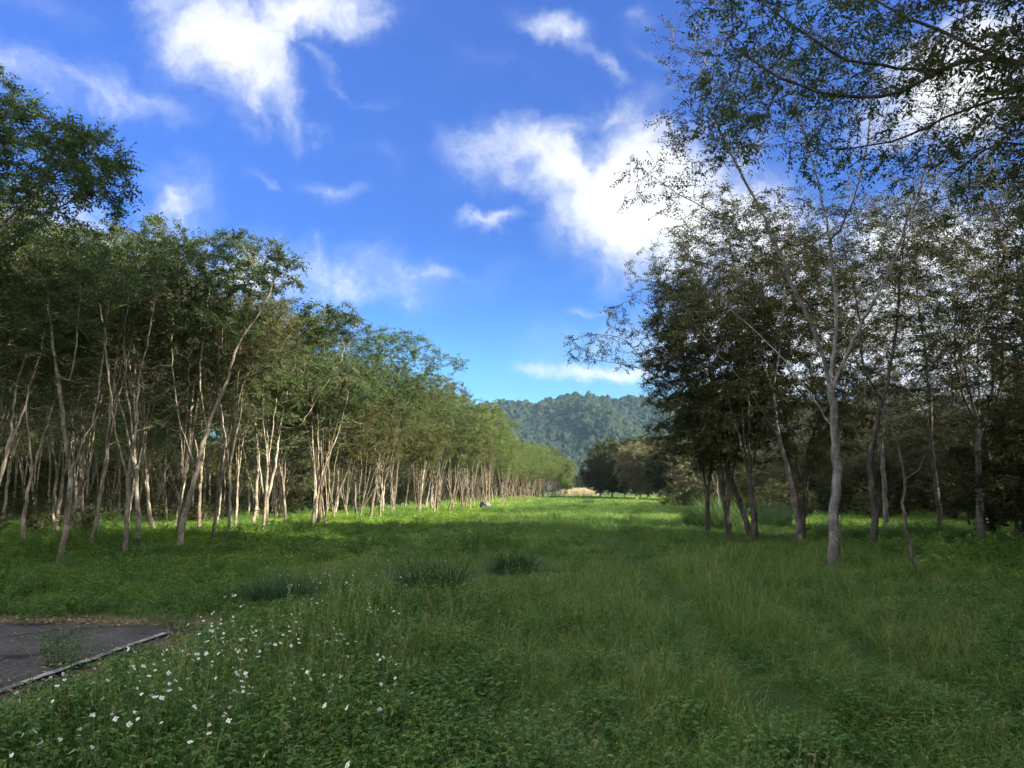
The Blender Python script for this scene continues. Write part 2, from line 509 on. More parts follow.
def mid_lawn(r):
    return merge([b4(*blades(r, 80, .38, .06, .20, .011, .45, .7, 2, (.05, .9))), b4(*weed_plant(r, .14, 5, .35, .06)[:3])])


def far_lawn(r):
    return merge([b4(*blades(r, 90, .8, .1, .28, .024, .4, .6, 2, (.05, .95)))])


G_near = protos('grass_near', 9, near_grass, [M['grass']])
G_mid = protos('grass_mid', 4, mid_grass, [M['grass']])
G_far = protos('grass_far', 4, far_grass, [M['grass']])
L_near = protos('lawn_near', 5, near_lawn, [M['lawn']])
L_mid = protos('lawn_mid', 4, mid_lawn, [M['lawn']])
L_far = protos('lawn_far', 4, far_lawn, [M['lawn']])
W_near = protos('weed_near', 6, lambda r: merge([b4(*weed_plant(r, .34, 9, .15, .036)[:3]), b4(*blades(r, 7, .14, .2, .5, .005, .4, .7, 3, (.3, .9)))]), [M['weed']])
W_mid = protos('weed_mid', 4, lambda r: weed_plant(r, .38, 14, .3, .06), [M['weed']])


def wedge(rng, r0, r1, dens, half=R(47)):
    n = int(half * (r1 * r1 - r0 * r0) * dens)
    rr = np.sqrt(rng.uniform(r0 * r0, r1 * r1, n)); th = rng.uniform(-half, half, n) + YAW
    x = -rr * np.sin(th); y = rr * np.cos(th)
    return x, y


def lawnish(x, y):
    """short grass of the strip between asphalt and left grove, and under both groves"""
    w = .8 * vnoise(x * .4, y * .4, 31)
    a = (x + w < -5.2 + .0 * y) & (y > 9.8)
    a |= (x + w * .5 < -3.9 - .045 * y) & (y > 11)
    return a | (x + w > 7.2 + .02 * y)


def weedy(x, y):
    w = .55 * vnoise(x * .9, y * .9, 33) + .3 * vnoise(x * 2.3, y * 2.3, 34)
    return smooth(.75, -.75, x + w + .55 + .12 * (y - 4)) * smooth(12.6, 10.4, y + w * 1.5)


RGEN = np.random.default_rng(5)
acc = {'grass': [], 'lawn': [], 'weed': []}
for r0, r1, dg, dl, dw, lod in ((1.6, 6.5, 95, 80, 50, 0), (6.5, 11, 62, 60, 40, 0), (11, 18, 32, 34, 15, 0), (18, 34, 11, 13, 5, 1), (34, 64, 4.6, 5.5, 1.2, 1), (64, 190, .75, .75, 0, 2)):
    for kind, dn in (('grass', dg), ('lawn', dl), ('weed', dw)):
        if dn == 0: continue
        x, y = wedge(RGEN, r0, r1, dn)
        lw = lawnish(x, y); wd = RGEN.random(len(x)) < weedy(x, y)
        u = RGEN.random(len(x))
        if kind == 'grass': k = (~lw | (u < .06)) & (~wd | (u < .62 + .3 * (x > -3.2)))
        elif kind == 'lawn': k = lw & ~wd
        else:
            fern = (x > 5.0 + .12 * y + vnoise(x, y, 36) * .8) & (y > 9) & (y < 34)
            bed = (x < -8) & (y > 13) & (vnoise(x * .5, y * .5, 38) > .1)
            k = (wd & (u < .9)) | (fern & (u < .5)) | (bed & (u < .35)) | (u < .10 + .3 * (vnoise(x * .5, y * .5, 39) > .35))
        cr_ = np.maximum(0, vnoise(x * 2.2, y * 2.2, 71)) * (.45 + .5 * smooth(6.5, 9, y))
        road = (x < ROAD_X + .02 - cr_) & (y < ROAD_Y + .05 - .25 * np.maximum(0, vnoise(x * 2.5, y * 2, 72)))
        dd = dirt(x, y)
        k &= ~road & (RGEN.random(len(x)) > dd * .93) & (np.abs(x) < 60)
        tr = track(x, y)
        k &= (RGEN.random(len(x)) > .9 * np.clip(tr, 0, 1)) & (RGEN.random(len(x)) > .45 * smooth(1.6, .2, x - ROAD_X) * (y < 9.6))
        x, y, tr = x[k], y[k], tr[k]
        n = len(x)
        hs = 1 + .38 * vnoise(x * .6, y * .6, 41) + .22 * vnoise(x * 1.9, y * 1.9, 42)
        if kind == 'grass': hs = hs * (.62 + .38 * smooth(.2, 1.1, np.abs(vnoise(x * .33 + 5, y * .13, 43)) + .3))
        hs = hs * (1 - .68 * np.clip(tr, 0, 1)) * RGEN.uniform(.75, 1.2, n)
        rim = smooth(1.5, .1, x - ROAD_X) * (y < 9.6) * (x > ROAD_X - .2)
        for px_, py_, rr0 in ((430, 594, 1.5), (514, 573, 1.7), (284, 604, 1.2)):
            g_ = gnd(px_, py_); hs = hs * (1 - .6 * smooth(rr0, rr0 * .4, np.hypot(x - g_.x, (y - g_.y + .5) * .8)))
        hs = np.clip(hs * (1 - .74 * rim), .16, 1.7)
        if kind == 'grass': hs = hs * (1 + .35 * weedy(x, y) * smooth(.1, .6, vnoise(x * 1.2, y * 1.2, 61) + .3)) * (1 - .4 * smooth(-2.0, -3.0, x) * (y < 11))
        ws = RGEN.uniform(.85, 1.2, n)
        P = np.stack([x, y, hgt(x, y)], -1)
        rot = np.stack([RGEN.normal(0, .08, n), RGEN.normal(0, .08, n), RGEN.uniform(0, 6.283, n)], -1)
        npk = {'grass': (9, 4, 4), 'lawn': (5, 4, 4), 'weed': (6, 4, 4)}[kind]
        off = sum(npk[:lod]); idx = off + RGEN.integers(0, npk[lod], n)
        acc[kind].append((P, rot, np.stack([ws, ws, hs], -1), idx))


def cat_(k): return [np.concatenate([a[j] for a in acc[k]]) for j in range(4)]


P, ro_, sc, ix = cat_('grass')
scatter('meadow_grass', G_near + G_mid + G_far, P, ro_, sc, ix, 'long fine green grass covering the open strip between the groves', 'grass')
P, ro_, sc, ix = cat_('lawn')
scatter('lawn_grass', L_near + L_mid + L_far, P, ro_, sc, ix, 'short bright green grass beyond the asphalt and under the trees', 'grass')
P, ro_, sc, ix = cat_('weed')
scatter('weeds', W_near + W_mid, P, ro_, sc, np.minimum(ix, 9), 'dark green leafy weeds filling the corner beside the asphalt', 'weeds')

# fallen leaves and straw
fl = []
for k in range(5):
    r = np.random.default_rng(60 + k); n = 9
    P_ = np.stack([r.normal(0, .12, n), r.normal(0, .12, n), r.uniform(.006, .03, n)], -1)
    D_ = unit(np.stack([r.normal(0, 1, n), r.normal(0, 1, n), r.normal(0, .15, n)], -1))
    N_ = unit(np.stack([r.normal(0, .3, n), r.normal(0, .3, n), np.ones(n)], -1))
    V, Q, T = leaves(P_, D_, N_, r.uniform(.03, .07, n), r.uniform(.015, .035, n), r.uniform(0, 1, n))
    fl.append(mk_mesh('dead_leaves', V, Q, [M['litter']], T))
x = RGEN.uniform(-13, -2.2, 9000); y = RGEN.uniform(3.5, 11, 9000)
pr = dirt(x, y) * .9 + .03 * (x < ROAD_X) + .25 * (np.abs(y - 9.4) < .25) * (x < ROAD_X)
k = RGEN.random(9000) < pr * .26
x, y = x[k], y[k]; n = len(x)
zz = np.where((x < ROAD_X) & (y < ROAD_Y), .038, hgt(x, y))
scatter('fallen_leaves', fl, np.stack([x, y, zz], -1), np.stack([np.zeros(n), np.zeros(n), RGEN.uniform(0, 6.28, n)], -1), RGEN.uniform(.7, 1.3, n), RGEN.integers(0, 5, n),
        'brown dead leaves lying along the far edge of the asphalt', 'fallen leaves')


# ------------------------------------------------------------------ trees
def curve_pts(pts, step=.22, wob=.03, rng=None):
    pts = [np.array(p, float) for p in pts]
    out_ = [pts[0]]
    for i in range(len(pts) - 1):
        p0 = pts[max(i - 1, 0)]; p1 = pts[i]; p2 = pts[i + 1]; p3 = pts[min(i + 2, len(pts) - 1)]
        n = max(1, int(np.linalg.norm(p2 - p1) / step))
        for k in range(1, n + 1):
            t = k / n
            q = .5 * ((2 * p1) + (p2 - p0) * t + (2 * p0 - 5 * p1 + 4 * p2 - p3) * t * t + (3 * p1 - p0 - 3 * p2 + p3) * t ** 3)
            if rng is not None and not (i == len(pts) - 2 and k == n): q = q + rng.normal(0, wob, 3) * (1, 1, .4)
            out_.append(q)
    return out_


class Tree:
    """branches grown towards random points of the crown's volume (space colonisation)"""

    def __init__(self, seed):
        self.r = np.random.default_rng(seed); self.P = []; self.par = []

    def limb(self, pts, start=None, wob=.014):
        """a given limb; start = index of the node it leaves from"""
        c = curve_pts(pts if start is None else [self.P[start]] + list(pts), .22, wob, self.r)
        prev = -1 if start is None else start
        ids = []
        for q in (c if start is None else c[1:]):
            self.P.append(np.array(q)); self.par.append(prev); prev = len(self.P) - 1; ids.append(prev)
        return ids

    def blob(self, c, rad, n, bottom=-1.0):
        r = self.r; out_ = []
        while len(out_) < n:
            u = r.uniform(-1, 1, 3)
            if u @ u <= 1 and u[2] > bottom: out_.append(u)
        return np.array(out_) * np.array(rad) + np.array(c)

    def grow(self, A, step=.24, kill=.42, reach=3.0, iters=90, trop=.06, jit=.16, maxn=5200):
        r = self.r
        P = list(self.P); par = list(self.par)
        A = np.asarray(A); PA = np.array(P)
        d = np.linalg.norm(A[:, None] - PA[None], axis=2)
        near = d.argmin(1); nd = d.min(1)
        alive = nd > kill
        for it in range(iters):
            act = alive & (nd < reach)
            if not act.any():
                act = alive & (nd < reach * 2.2)
                if not act.any(): break
            ia = np.where(act)[0]
            PA = np.array(P)
            dirs = unit(A[ia] - PA[near[ia]])
            acc_ = {}
            for q, nidx in enumerate(near[ia]):
                acc_.setdefault(int(nidx), []).append(q)
            new = []
            for nidx, qs in acc_.items():
                v = dirs[qs].mean(0) + r.normal(0, jit, 3) + np.array([0, 0, trop])
                v = v / max(np.linalg.norm(v), 1e-6)
                new.append((P[nidx] + v * step, nidx))
            b = len(P)
            for p, nidx in new: P.append(p); par.append(nidx)
            NP = np.array([p for p, _ in new])
            al = np.where(alive)[0]
            dd = np.linalg.norm(A[al][:, None] - NP[None], axis=2)
            j = dd.argmin(1); mn = dd.min(1)
            up = mn < nd[al]
            nd[al[up]] = mn[up]; near[al[up]] = b + j[up]
            alive[al[mn < kill]] = False
            if len(P) > maxn: break
        self.P = P; self.par = par

    def finish(self, base_r, tip_r=.0045, e=2.1, flare=.4):
        P = np.array(self.P); par = np.array(self.par); n = len(P)
        s = np.zeros(n); kids = [[] for _ in range(n)]
        for i in range(n):
            if par[i] >= 0: kids[par[i]].append(i)
        order = []
        st = [i for i in range(n) if par[i] < 0]
        while st:
            i = st.pop(); order.append(i); st += kids[i]
        tips = np.array([len(k) == 0 for k in kids])
        for i in reversed(order):
            if tips[i]: s[i] = tip_r ** e
            else: s[i] = sum(s[k] for k in kids[i]) + (tip_r * .25) ** e
        rad = s ** (1 / e)
        # stretch so that the foot has the wanted radius but tips stay thin
        k = base_r / rad[order[0]]
        w = (np.log(rad / tip_r) / max(np.log(rad[order[0]] / tip_r), 1e-6)).clip(0, 1)
        rad = rad * (1 + (k - 1) * w)
        pl = np.zeros(n)
        for i in order:
            if par[i] >= 0: pl[i] = pl[par[i]] + np.linalg.norm(P[i] - P[par[i]])
        rad = np.maximum(rad * (.42 + .58 * np.exp(-pl / 4.2)), np.minimum(rad, tip_r))
        main = np.full(n, -1)
        for i in range(n):
            if kids[i]: main[i] = max(kids[i], key=lambda q: s[q])
        D = np.zeros((n, 3))
        has = par >= 0
        D[has] = unit(P[has] - P[par[has]])
        for i in range(n):
            if main[i] >= 0:
                m_ = unit((P[main[i]] - P[i])[None])[0]
                D[i] = m_ if par[i] < 0 else unit((D[i] + m_)[None])[0]
        z0 = P[order[0], 2]
        fl_ = 1 + flare * np.exp(-np.maximum(P[:, 2] - z0, 0) / .16) * (rad > base_r * .6)
        rad = rad * fl_
        ref = np.array([.37, .71, .05])
        A = unit(np.cross(D, ref)); B = np.cross(D, A)
        parts = []

        def rings(ids, pos, rr, k):
            an = np.arange(k) * (2 * math.pi / k)
            return (pos[:, None] + (A[ids][:, None] * np.cos(an)[None, :, None] + B[ids][:, None] * np.sin(an)[None, :, None]) * rr[:, None, None])
        c = np.where(has)[0]
        pr_ = par[c]
        ismain = main[pr_] == c
        for k, sel in ((8, rad[c] > .03), (5, (rad[c] <= .03) & (rad[c] > .011)), (3, rad[c] <= .011)):
            cc = c[sel]; pp = pr_[sel]; im = ismain[sel]
            if not len(cc): continue
            r0 = np.where(im, rad[pp], np.minimum(rad[pp] * .9, rad[cc] * 1.25))
            # the start ring is turned like the parent's when the limb runs on, like the child's when it leaves
            own = np.where(im, pp, cc)
            ra = rings(own, P[pp], r0, k); rb = rings(cc, P[cc], rad[cc], k)
            V = np.concatenate([ra, rb], 1).reshape(-1, 3)
            b = np.arange(len(cc))[:, None] * 2 * k; q = np.arange(k)[None]
            Q = np.stack([b + q, b + (q + 1) % k, b + k + (q + 1) % k, b + k + q], -1).reshape(-1, 4)
            parts.append((V, Q, None, 0))
        self.P, self.par, self.rad, self.D, self.tips = P, par, rad, D, tips
        self.wood = parts
        return self

    def foliate(self, per=1.0, nl=9, ln=.075, wd=.032, spray=.34, zlo=0, thin=.014, prob=None, droop=.12, twig_r=.0028, flat=.55):
        r = self.r
        c = np.where((self.rad < thin) & (np.array(self.par) >= 0))[0]
        w = np.ones(len(c)) if prob is None else prob(self.P[c])
        cnt = r.poisson(per * w * np.where(self.tips[c], 1.8, 1.0))
        ids = np.repeat(c, cnt); n = len(ids)
        t = r.random(n)[:, None]
        p0 = self.P[ids] * t + self.P[np.array(self.par)[ids]] * (1 - t)
        d = unit(self.D[ids] * .6 + r.normal(0, .62, (n, 3)) * (1, 1, flat) + np.array([0, 0, -droop]))
        L_ = spray * r.uniform(.55, 1.2, n)
        p1 = p0 + d * L_[:, None]
        V, Q = rods(p0, p1, twig_r); self.wood.append((V, Q, None, 0))
        # leaves in two rows along each spray
        s = np.repeat(np.arange(n), nl); k = np.tile(np.arange(nl), n)
        tt = (k + r.uniform(.3, 1.0, n * nl)) / nl
        pos = p0[s] + d[s] * (L_[s] * tt)[:, None]
        nrm = unit(np.array([0, 0, 1.]) + r.normal(0, .55, (n, 3)))
        side = unit(np.cross(d, nrm))
        sg = np.where(k % 2 == 0, 1., -1.)[:, None]
        ld = unit(d[s] * .55 + side[s] * sg * .85 + r.normal(0, .22, (n * nl, 3)) + np.array([0, 0, -droop]))
        ln_ = ln * r.uniform(.6, 1.25, n * nl)
        ti = np.clip(np.repeat(r.uniform(.15, .8, n), nl) + r.normal(0, .13, n * nl), 0, 1)
        nn = unit(nrm[s] + r.normal(0, .35, (n * nl, 3)))
        V, Q, T = leaves(pos, ld, nn, ln_, ln_ * (wd / ln), ti)
        self.leaf = (V, Q, T, 0)
        return self

    def meshes(self, bark, leaf):
        V, Q, T, Mi = merge(self.wood)
        self.wood_arr = (V, Q)
        tm = mk_mesh('trunk', V, Q, [bark], smooth=True)
        V, Q, T, Mi = self.leaf
        cm = mk_mesh('crown', V, Q, [leaf], T)
        return tm, cm

    def joined(self, bark, leaf):
        V, Q, T, Mi = merge(self.wood); v2, q2, t2, _ = self.leaf
        a = merge([(V, Q, None, 0), (v2, q2, t2, 1)])
        return mk_mesh('woodland', a[0], a[1], [bark, leaf], a[2], a[3])


def wave(rng, h, n, amp):
    """a wandering upright trunk"""
    p = np.cumsum(rng.normal(0, amp, (n + 1, 2)), 0); p -= p[0]
    return [(p[i, 0], p[i, 1], h * i / n) for i in range(n + 1)]


def umbrella_tree(seed, h=8.6, fork=2.0, cr=2.5, base_r=.078, lean=(.5, 0), stems=3, ln=.085, dens=1.0, off=(0, 0), low=.12, nat=620):
    """slender pale tree: forked stems, bare below, a wide flattened leafy top"""
    t = Tree(seed); r = t.r
    ft = (lean[0] * .35, lean[1] * .35, fork)
    ids = t.limb([(0, 0, -.12), (ft[0] * .3 + r.normal(0, .05), ft[1] * .3 + r.normal(0, .05), fork * .5), ft])
    a0 = r.uniform(0, 6.28)
    for k in range(stems):
        st = ids[-1] if k < 2 else ids[max(0, len(ids) - 1 - int(r.integers(1, 4)))]
        a = a0 + k * 6.283 / stems + r.normal(0, .3)
        sp = r.uniform(.35, .95)
        b = np.array(t.P[st]); hh = (h - 2.2) - b[2]
        q = [b + np.array([math.cos(a) * sp * u ** 1.1 + lean[0] * .65 * u + r.normal(0, .07), math.sin(a) * sp * u ** 1.1 + lean[1] * .65 * u + r.normal(0, .07), hh * u]) for u in (.3, .62, 1.0)]
        t.limb(q, st)
    c = (lean[0] + off[0], lean[1] + off[1], h - 1.9)
    A = [t.blob(c, (cr, cr, 1.9), int(nat * .8), -.35)]
    for k in range(5):
        a = r.uniform(0, 6.28); q = r.uniform(.5, .95) * cr
        A.append(t.blob((c[0] + math.cos(a) * q, c[1] + math.sin(a) * q, c[2] + r.uniform(-.3, .6)), (1.0, 1.0, .55), int(nat * .05)))
    A.append(t.blob((c[0], c[1], h - 4.0), (cr * .75, cr * .75, 1.5), int(nat * low * 1.5)))
    t.grow(np.concatenate(A), .25, .42, 2.4, 70, .1)
    t.finish(base_r)
    zc = h - 3.4
    t.foliate(4.6 * dens, 12, ln, ln * .42, .42, prob=lambda p: smooth(zc - .6, zc + 1.1, p[:, 2]) * .9 + .12)
    return t


def wide_tree(seed, h=10.5, cr=3.2, base_r=.11, lean=(0, 0), fork=2.6, stems=4, ln=.09, dens=.8, zlo=3.0, nat=800, bias=(0, 0)):
    """broad grove tree: fanned limbs, twiggy from low down, thin foliage all over"""
    t = Tree(seed); r = t.r
    ids = t.limb([(0, 0, -.12), (lean[0] * .12, lean[1] * .12, fork * .5), (lean[0] * .33, lean[1] * .33, fork)])
    a0 = r.uniform(0, 6.28)
    for k in range(stems):
        st = ids[-1] if k < 2 else ids[max(0, len(ids) - 1 - int(r.integers(0, 5)))]
        a = a0 + k * 6.283 / stems + r.normal(0, .3); sp = r.uniform(.9, 2.0)
        b = np.array(t.P[st]); hh = (h * .72) * r.uniform(.75, 1.0) - b[2]
        q = [b + np.array([math.cos(a) * sp * u + lean[0] * .67 * u, math.sin(a) * sp * u + lean[1] * .67 * u, hh * u ** .9]) + r.normal(0, .08, 3) for u in (.25, .6, 1.0)]
        t.limb(q, st)
    c = (lean[0] + bias[0], lean[1] + bias[1], (h + zlo) / 2)
    A = [t.blob(c, (cr, cr, (h - zlo) / 2), int(nat * .75))]
    for k in range(7):
        a = r.uniform(0, 6.28); q = r.uniform(.6, 1.05) * cr; z = r.uniform(zlo + 1, h - 1.2)
        A.append(t.blob((c[0] + math.cos(a) * q, c[1] + math.sin(a) * q, z), (1.1, 1.1, .7), int(nat * .04)))
    t.grow(np.concatenate(A), .26, .44, 2.4, 80, .05)
    t.finish(base_r)
    t.foliate(2.9 * dens, 10, ln, ln * .42, .42)
    return t


def place_tree(name, tm, cm, loc, rz, scale, label, group=None, cat='tree'):
    e = bpy.data.objects.new(name, None); COL.objects.link(e)
    e.location = loc; e.rotation_euler = (0, 0, rz)
    e.scale = (scale, scale, scale) if not isinstance(scale, tuple) else scale
    e.empty_display_size = .3
    tag(e, label, cat, group)
    link('trunk', tm, e); link('crown', cm, e)
    return e


def zat(x, y): return float(hgt(x, y))


import time
T0 = time.time()
# ---- left grove kinds
LV = []
for k in range(6):
    t = umbrella_tree(200 + k, h=[8.8, 8.2, 9.4, 8.6, 9.0, 8.0][k], fork=[1.6, 2.3, 1.3, 2.6, 1.9, .7][k], cr=[2.6, 2.3, 2.7, 2.4, 2.5, 2.6][k],
                      stems=[3, 2, 4, 3, 3, 4][k], lean=[(.5, .1), (.2, -.3), (.6, .2), (-.3, .2), (.1, .4), (.7, 0)][k], low=[.22, .34, .25, .2, .36, .4][k], base_r=[.08, .06, .085, .065, .07, .075][k])
    LV.append(t)
lv = []; lvo = []
for k, t in enumerate(LV):
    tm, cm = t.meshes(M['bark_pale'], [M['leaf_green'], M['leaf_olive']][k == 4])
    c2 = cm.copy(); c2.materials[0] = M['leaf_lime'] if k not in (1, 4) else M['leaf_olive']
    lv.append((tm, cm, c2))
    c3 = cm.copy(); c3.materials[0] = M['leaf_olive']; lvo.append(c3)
LF = [wide_tree(250 + k, h=[9.0, 8.4, 9.4, 8.2][k], cr=[2.4, 2.2, 2.6, 2.4][k], base_r=.075, fork=[1.2, .8, 1.6, .6][k], stems=[4, 5, 4, 6][k], zlo=[3.9, 3.5, 4.2, 3.3][k], dens=1.15, ln=.10, nat=760, lean=[(.4, 0), (.2, .2), (.5, -.2), (.3, 0)][k]) for k in range(4)]
lfm = []
for k, t in enumerate(LF):
    tm, cm = t.meshes(M['bark_tan'], M['leaf_lime'])
    c2 = cm.copy(); c2.materials[0] = M['leaf_olive'] if k % 2 else M['leaf_green']
    lfm.append((tm, cm, c2))
# ---- right grove kinds
RV = [wide_tree(300 + k, h=[10.5, 9.6, 11, 9.0][k], cr=[3.0, 2.7, 3.3, 2.8][k], lean=[(-.6, 0), (.3, .3), (-.2, -.4), (.5, 0)][k],
                fork=[2.6, 2.0, 3.2, 1.6][k], zlo=[2.4, 2.0, 2.8, 1.8][k], dens=[1.1, 1.25, 1.0, 1.2][k], ln=.075, nat=1150) for k in range(4)]
rv = [t.meshes(M['bark_grey'] if k % 2 == 0 else M['bark_dark'], M['leaf_dark']) for k, t in enumerate(RV)]
rdense = [wide_tree(330 + k, h=[11.2, 10.2][k], cr=[2.9, 2.6][k], lean=[(-.5, 0), (.3, .3)][k], fork=[2.0, 1.6][k], zlo=[2.5, 2.1][k], dens=1.5, nat=1100) for k in range(2)]
RDT = rdense
rdense = [t.meshes(M['bark_dark'], M['leaf_dark']) for t in rdense]
print('variants', time.time() - T0)


def local(base, px, py, dy=0.0):
    """a point of a front tree, measured in the photo at that tree's own distance"""
    p = at(px, py, base[1] + dy)
    return (p.x - base[0], p.y - base[1], p.z - base[2])


def front_tree(seed, base_px, limbs, blobs, base_r, ln, dens, bark, leaf, label, name, prob=None, low=None, per=1.5, nl=10, kill=.38, group=None, base=None, thin=.014, reach=2.6, maxn=5200, spray=.34):
    b = gnd(*base_px) if base is None else Vector((base[0], base[1], 0))
    b = Vector((b.x, b.y, zat(b.x, b.y)))
    t = Tree(seed)
    store = {}
    for key, start, pts in limbs:
        loc = [local(b, *p) for p in pts]
        if start is None:
            loc = [(0, 0, -.12)] + loc; ids = t.limb(loc)
        else:
            sk, fr = start; ids = t.limb(loc, store[sk][min(len(store[sk]) - 1, int(fr * len(store[sk])))])
        store[key] = ids
    A = []
    for px, py, dy, rad, n in blobs:
        A.append(t.blob(local(b, px, py, dy), rad, n))
    t.grow(np.concatenate(A), .23, kill, reach, 90, .05, maxn=maxn)
    t.finish(base_r * .8)
    t.foliate(per * dens * 1.75, nl, ln, ln * .42, spray, prob=prob, thin=thin)
    tm, cm = t.meshes(bark, leaf)
    return place_tree(name, tm, cm, b, 0, 1, label, group)


LN = 'pale_barked_tree'
BP = M['bark_pale']
zp = lambda lo, hi, mn=.1: (lambda p: smooth(lo, hi, p[:, 2]) * (1 - mn) + mn)
# front row of the left grove, measured one by one
front_tree(401, (58, 568), [('t', None, [(66, 525), (71, 480)]), ('a', ('t', .99), [(66, 450), (62, 400), (52, 340), (48, 290)]), ('b', ('t', .99), [(82, 445, .4), (92, 425, .6), (100, 380, .8), (108, 310, .8)]),
                            ('c', ('a', .5), [(70, 380, -.3), (78, 330, -.5), (80, 290, -.6)])],
           [(60, 262, 0, (1.5, 1.8, .7), 260), (20, 285, .5, (1.2, 1.4, .7), 140), (105, 280, .3, (1.1, 1.3, .6), 150), (60, 330, 0, (1.3, 1.3, .6), 60)],
           .085, .08, 1.9, BP, M['leaf_green'], 'thin pale tree forking into a Y above head height, first one past the asphalt', LN, zp(4.0, 5.4))
front_tree(402, (125, 556), [('t', None, [(127, 520), (128, 478)]), ('a', ('t', .99), [(117, 440), (110, 390), (104, 330), (96, 290)]), ('b', ('t', .99), [(136, 430, .2), (138, 390, .3), (150, 330, .3), (156, 290, .3)]),
                             ('c', ('t', .9), [(150, 440, -.4), (172, 415, -.6), (190, 385, -.8)]), ('d', ('b', .35), [(128, 380, .6), (124, 340, .8), (128, 300, .9)])],
           [(125, 262, 0, (1.7, 1.9, .75), 300), (150, 240, .8, (1.3, 1.4, .6), 170), (95, 285, .2, (1.0, 1.2, .6), 110), (190, 350, -.8, (.7, .7, .5), 40)],
           .085, .085, 1.9, BP, M['leaf_green'], 'straight pale tree splitting into four bare stems, between the Y-forked tree and the leaning one', LN, zp(4.6, 6.0))
front_tree(403, (178, 549), [('t', None, [(184, 515), (194, 480), (203, 445), (212, 415)]), ('a', ('t', .62), [(182, 430, .2), (174, 385, .3), (172, 340, .3), (176, 290, .4)]), ('b', ('t', .99), [(226, 385, -.2), (238, 345, -.3), (262, 310, -.4), (275, 280, -.4)]),
                             ('c', ('t', .85), [(200, 380, .5), (205, 330, .7), (210, 280, .8)]), ('d', ('b', .4), [(222, 350, .5), (225, 300, .6)]), ('e', ('b', .2), [(258, 372, -.8), (290, 352, -1.2), (322, 335, -1.4)])],
           [(240, 262, 0, (1.7, 1.8, .9), 330), (278, 268, .2, (.9, 1.3, .8), 130), (195, 265, .4, (1.3, 1.5, .7), 170), (325, 322, -1.4, (1.0, 1.0, .6), 80), (225, 320, 0, (1.4, 1.3, .6), 60)],
           .11, .09, 1.9, BP, M['leaf_green'], 'stout pale tree leaning right with a wide dark green top, third along the grove edge', LN, zp(4.4, 6.2))
front_tree(404, (265, 531), [('t', None, [(266, 515), (267, 500)]), ('a', ('t', .6), [(260, 470, .2), (256, 430, .2), (250, 380, .3), (246, 340, .4)]), ('b', ('t', .99), [(276, 460, 0), (283, 410, 0), (296, 360, 0), (300, 330, 0)]),
                             ('c', ('t', .8), [(268, 450, .6), (268, 400, .8), (274, 350, .8)]), ('d', ('b', .4), [(300, 425, -.6), (322, 390, -1.0), (342, 360, -1.2)]), ('e', ('t', .3), [(250, 480, -.4), (242, 440, -.6), (236, 400, -.6)])],
           [(280, 335, 0, (2.2, 2.4, 1.0), 330), (335, 325, -1.0, (1.3, 1.2, 1.0), 120), (245, 345, .4, (1.5, 1.6, .9), 150), (285, 385, 0, (2.0, 1.8, .7), 120), (345, 375, -1, (1.0, 1, .6), 60)],
           .12, .10, .8, BP, M['leaf_olive'], 'clump of pale stems rising together from one foot, behind taller grass', LN, zp(4.0, 6.4, .35))
# the big leafy tree whose trunk stands outside the picture
front_tree(405, None, [('t', None, [(-150, 470), (-130, 400), (-105, 340)]), ('a', ('t', .99), [(-60, 290), (-10, 235), (40, 190), (80, 150)]), ('b', ('t', .9), [(-100, 270, .6), (-70, 190, .8), (-30, 130, .9)]),
                       ('c', ('a', .55), [(45, 215, -.5), (85, 190, -.8), (118, 170, -.9)]), ('d', ('a', .3), [(-30, 210, .8), (0, 150, 1.2), (15, 110, 1.3)]), ('e', ('t', .7), [(-160, 300, -.5), (-190, 220, -.8)])],
           [(20, 145, .3, (1.5, 1.6, .75), 420), (85, 155, -.4, (.8, 1.2, .6), 240), (-60, 130, .4, (1.6, 1.8, .9), 260), (-160, 190, -.5, (1.6, 1.6, .9), 150), (118, 185, -.7, (.42, .7, .4), 80), (15, 100, .8, (.7, .9, .3), 70), (60, 215, -.4, (1.2, 1, .35), 60)],
           .13, .08, 1.9, M['bark_dark'], M['leaf_green'], 'tree reaching in from the left edge, with the highest dark crown of its grove', LN, zp(5.9, 6.5, .15), base=(-11.6, 12.6), per=1.9, maxn=6500)

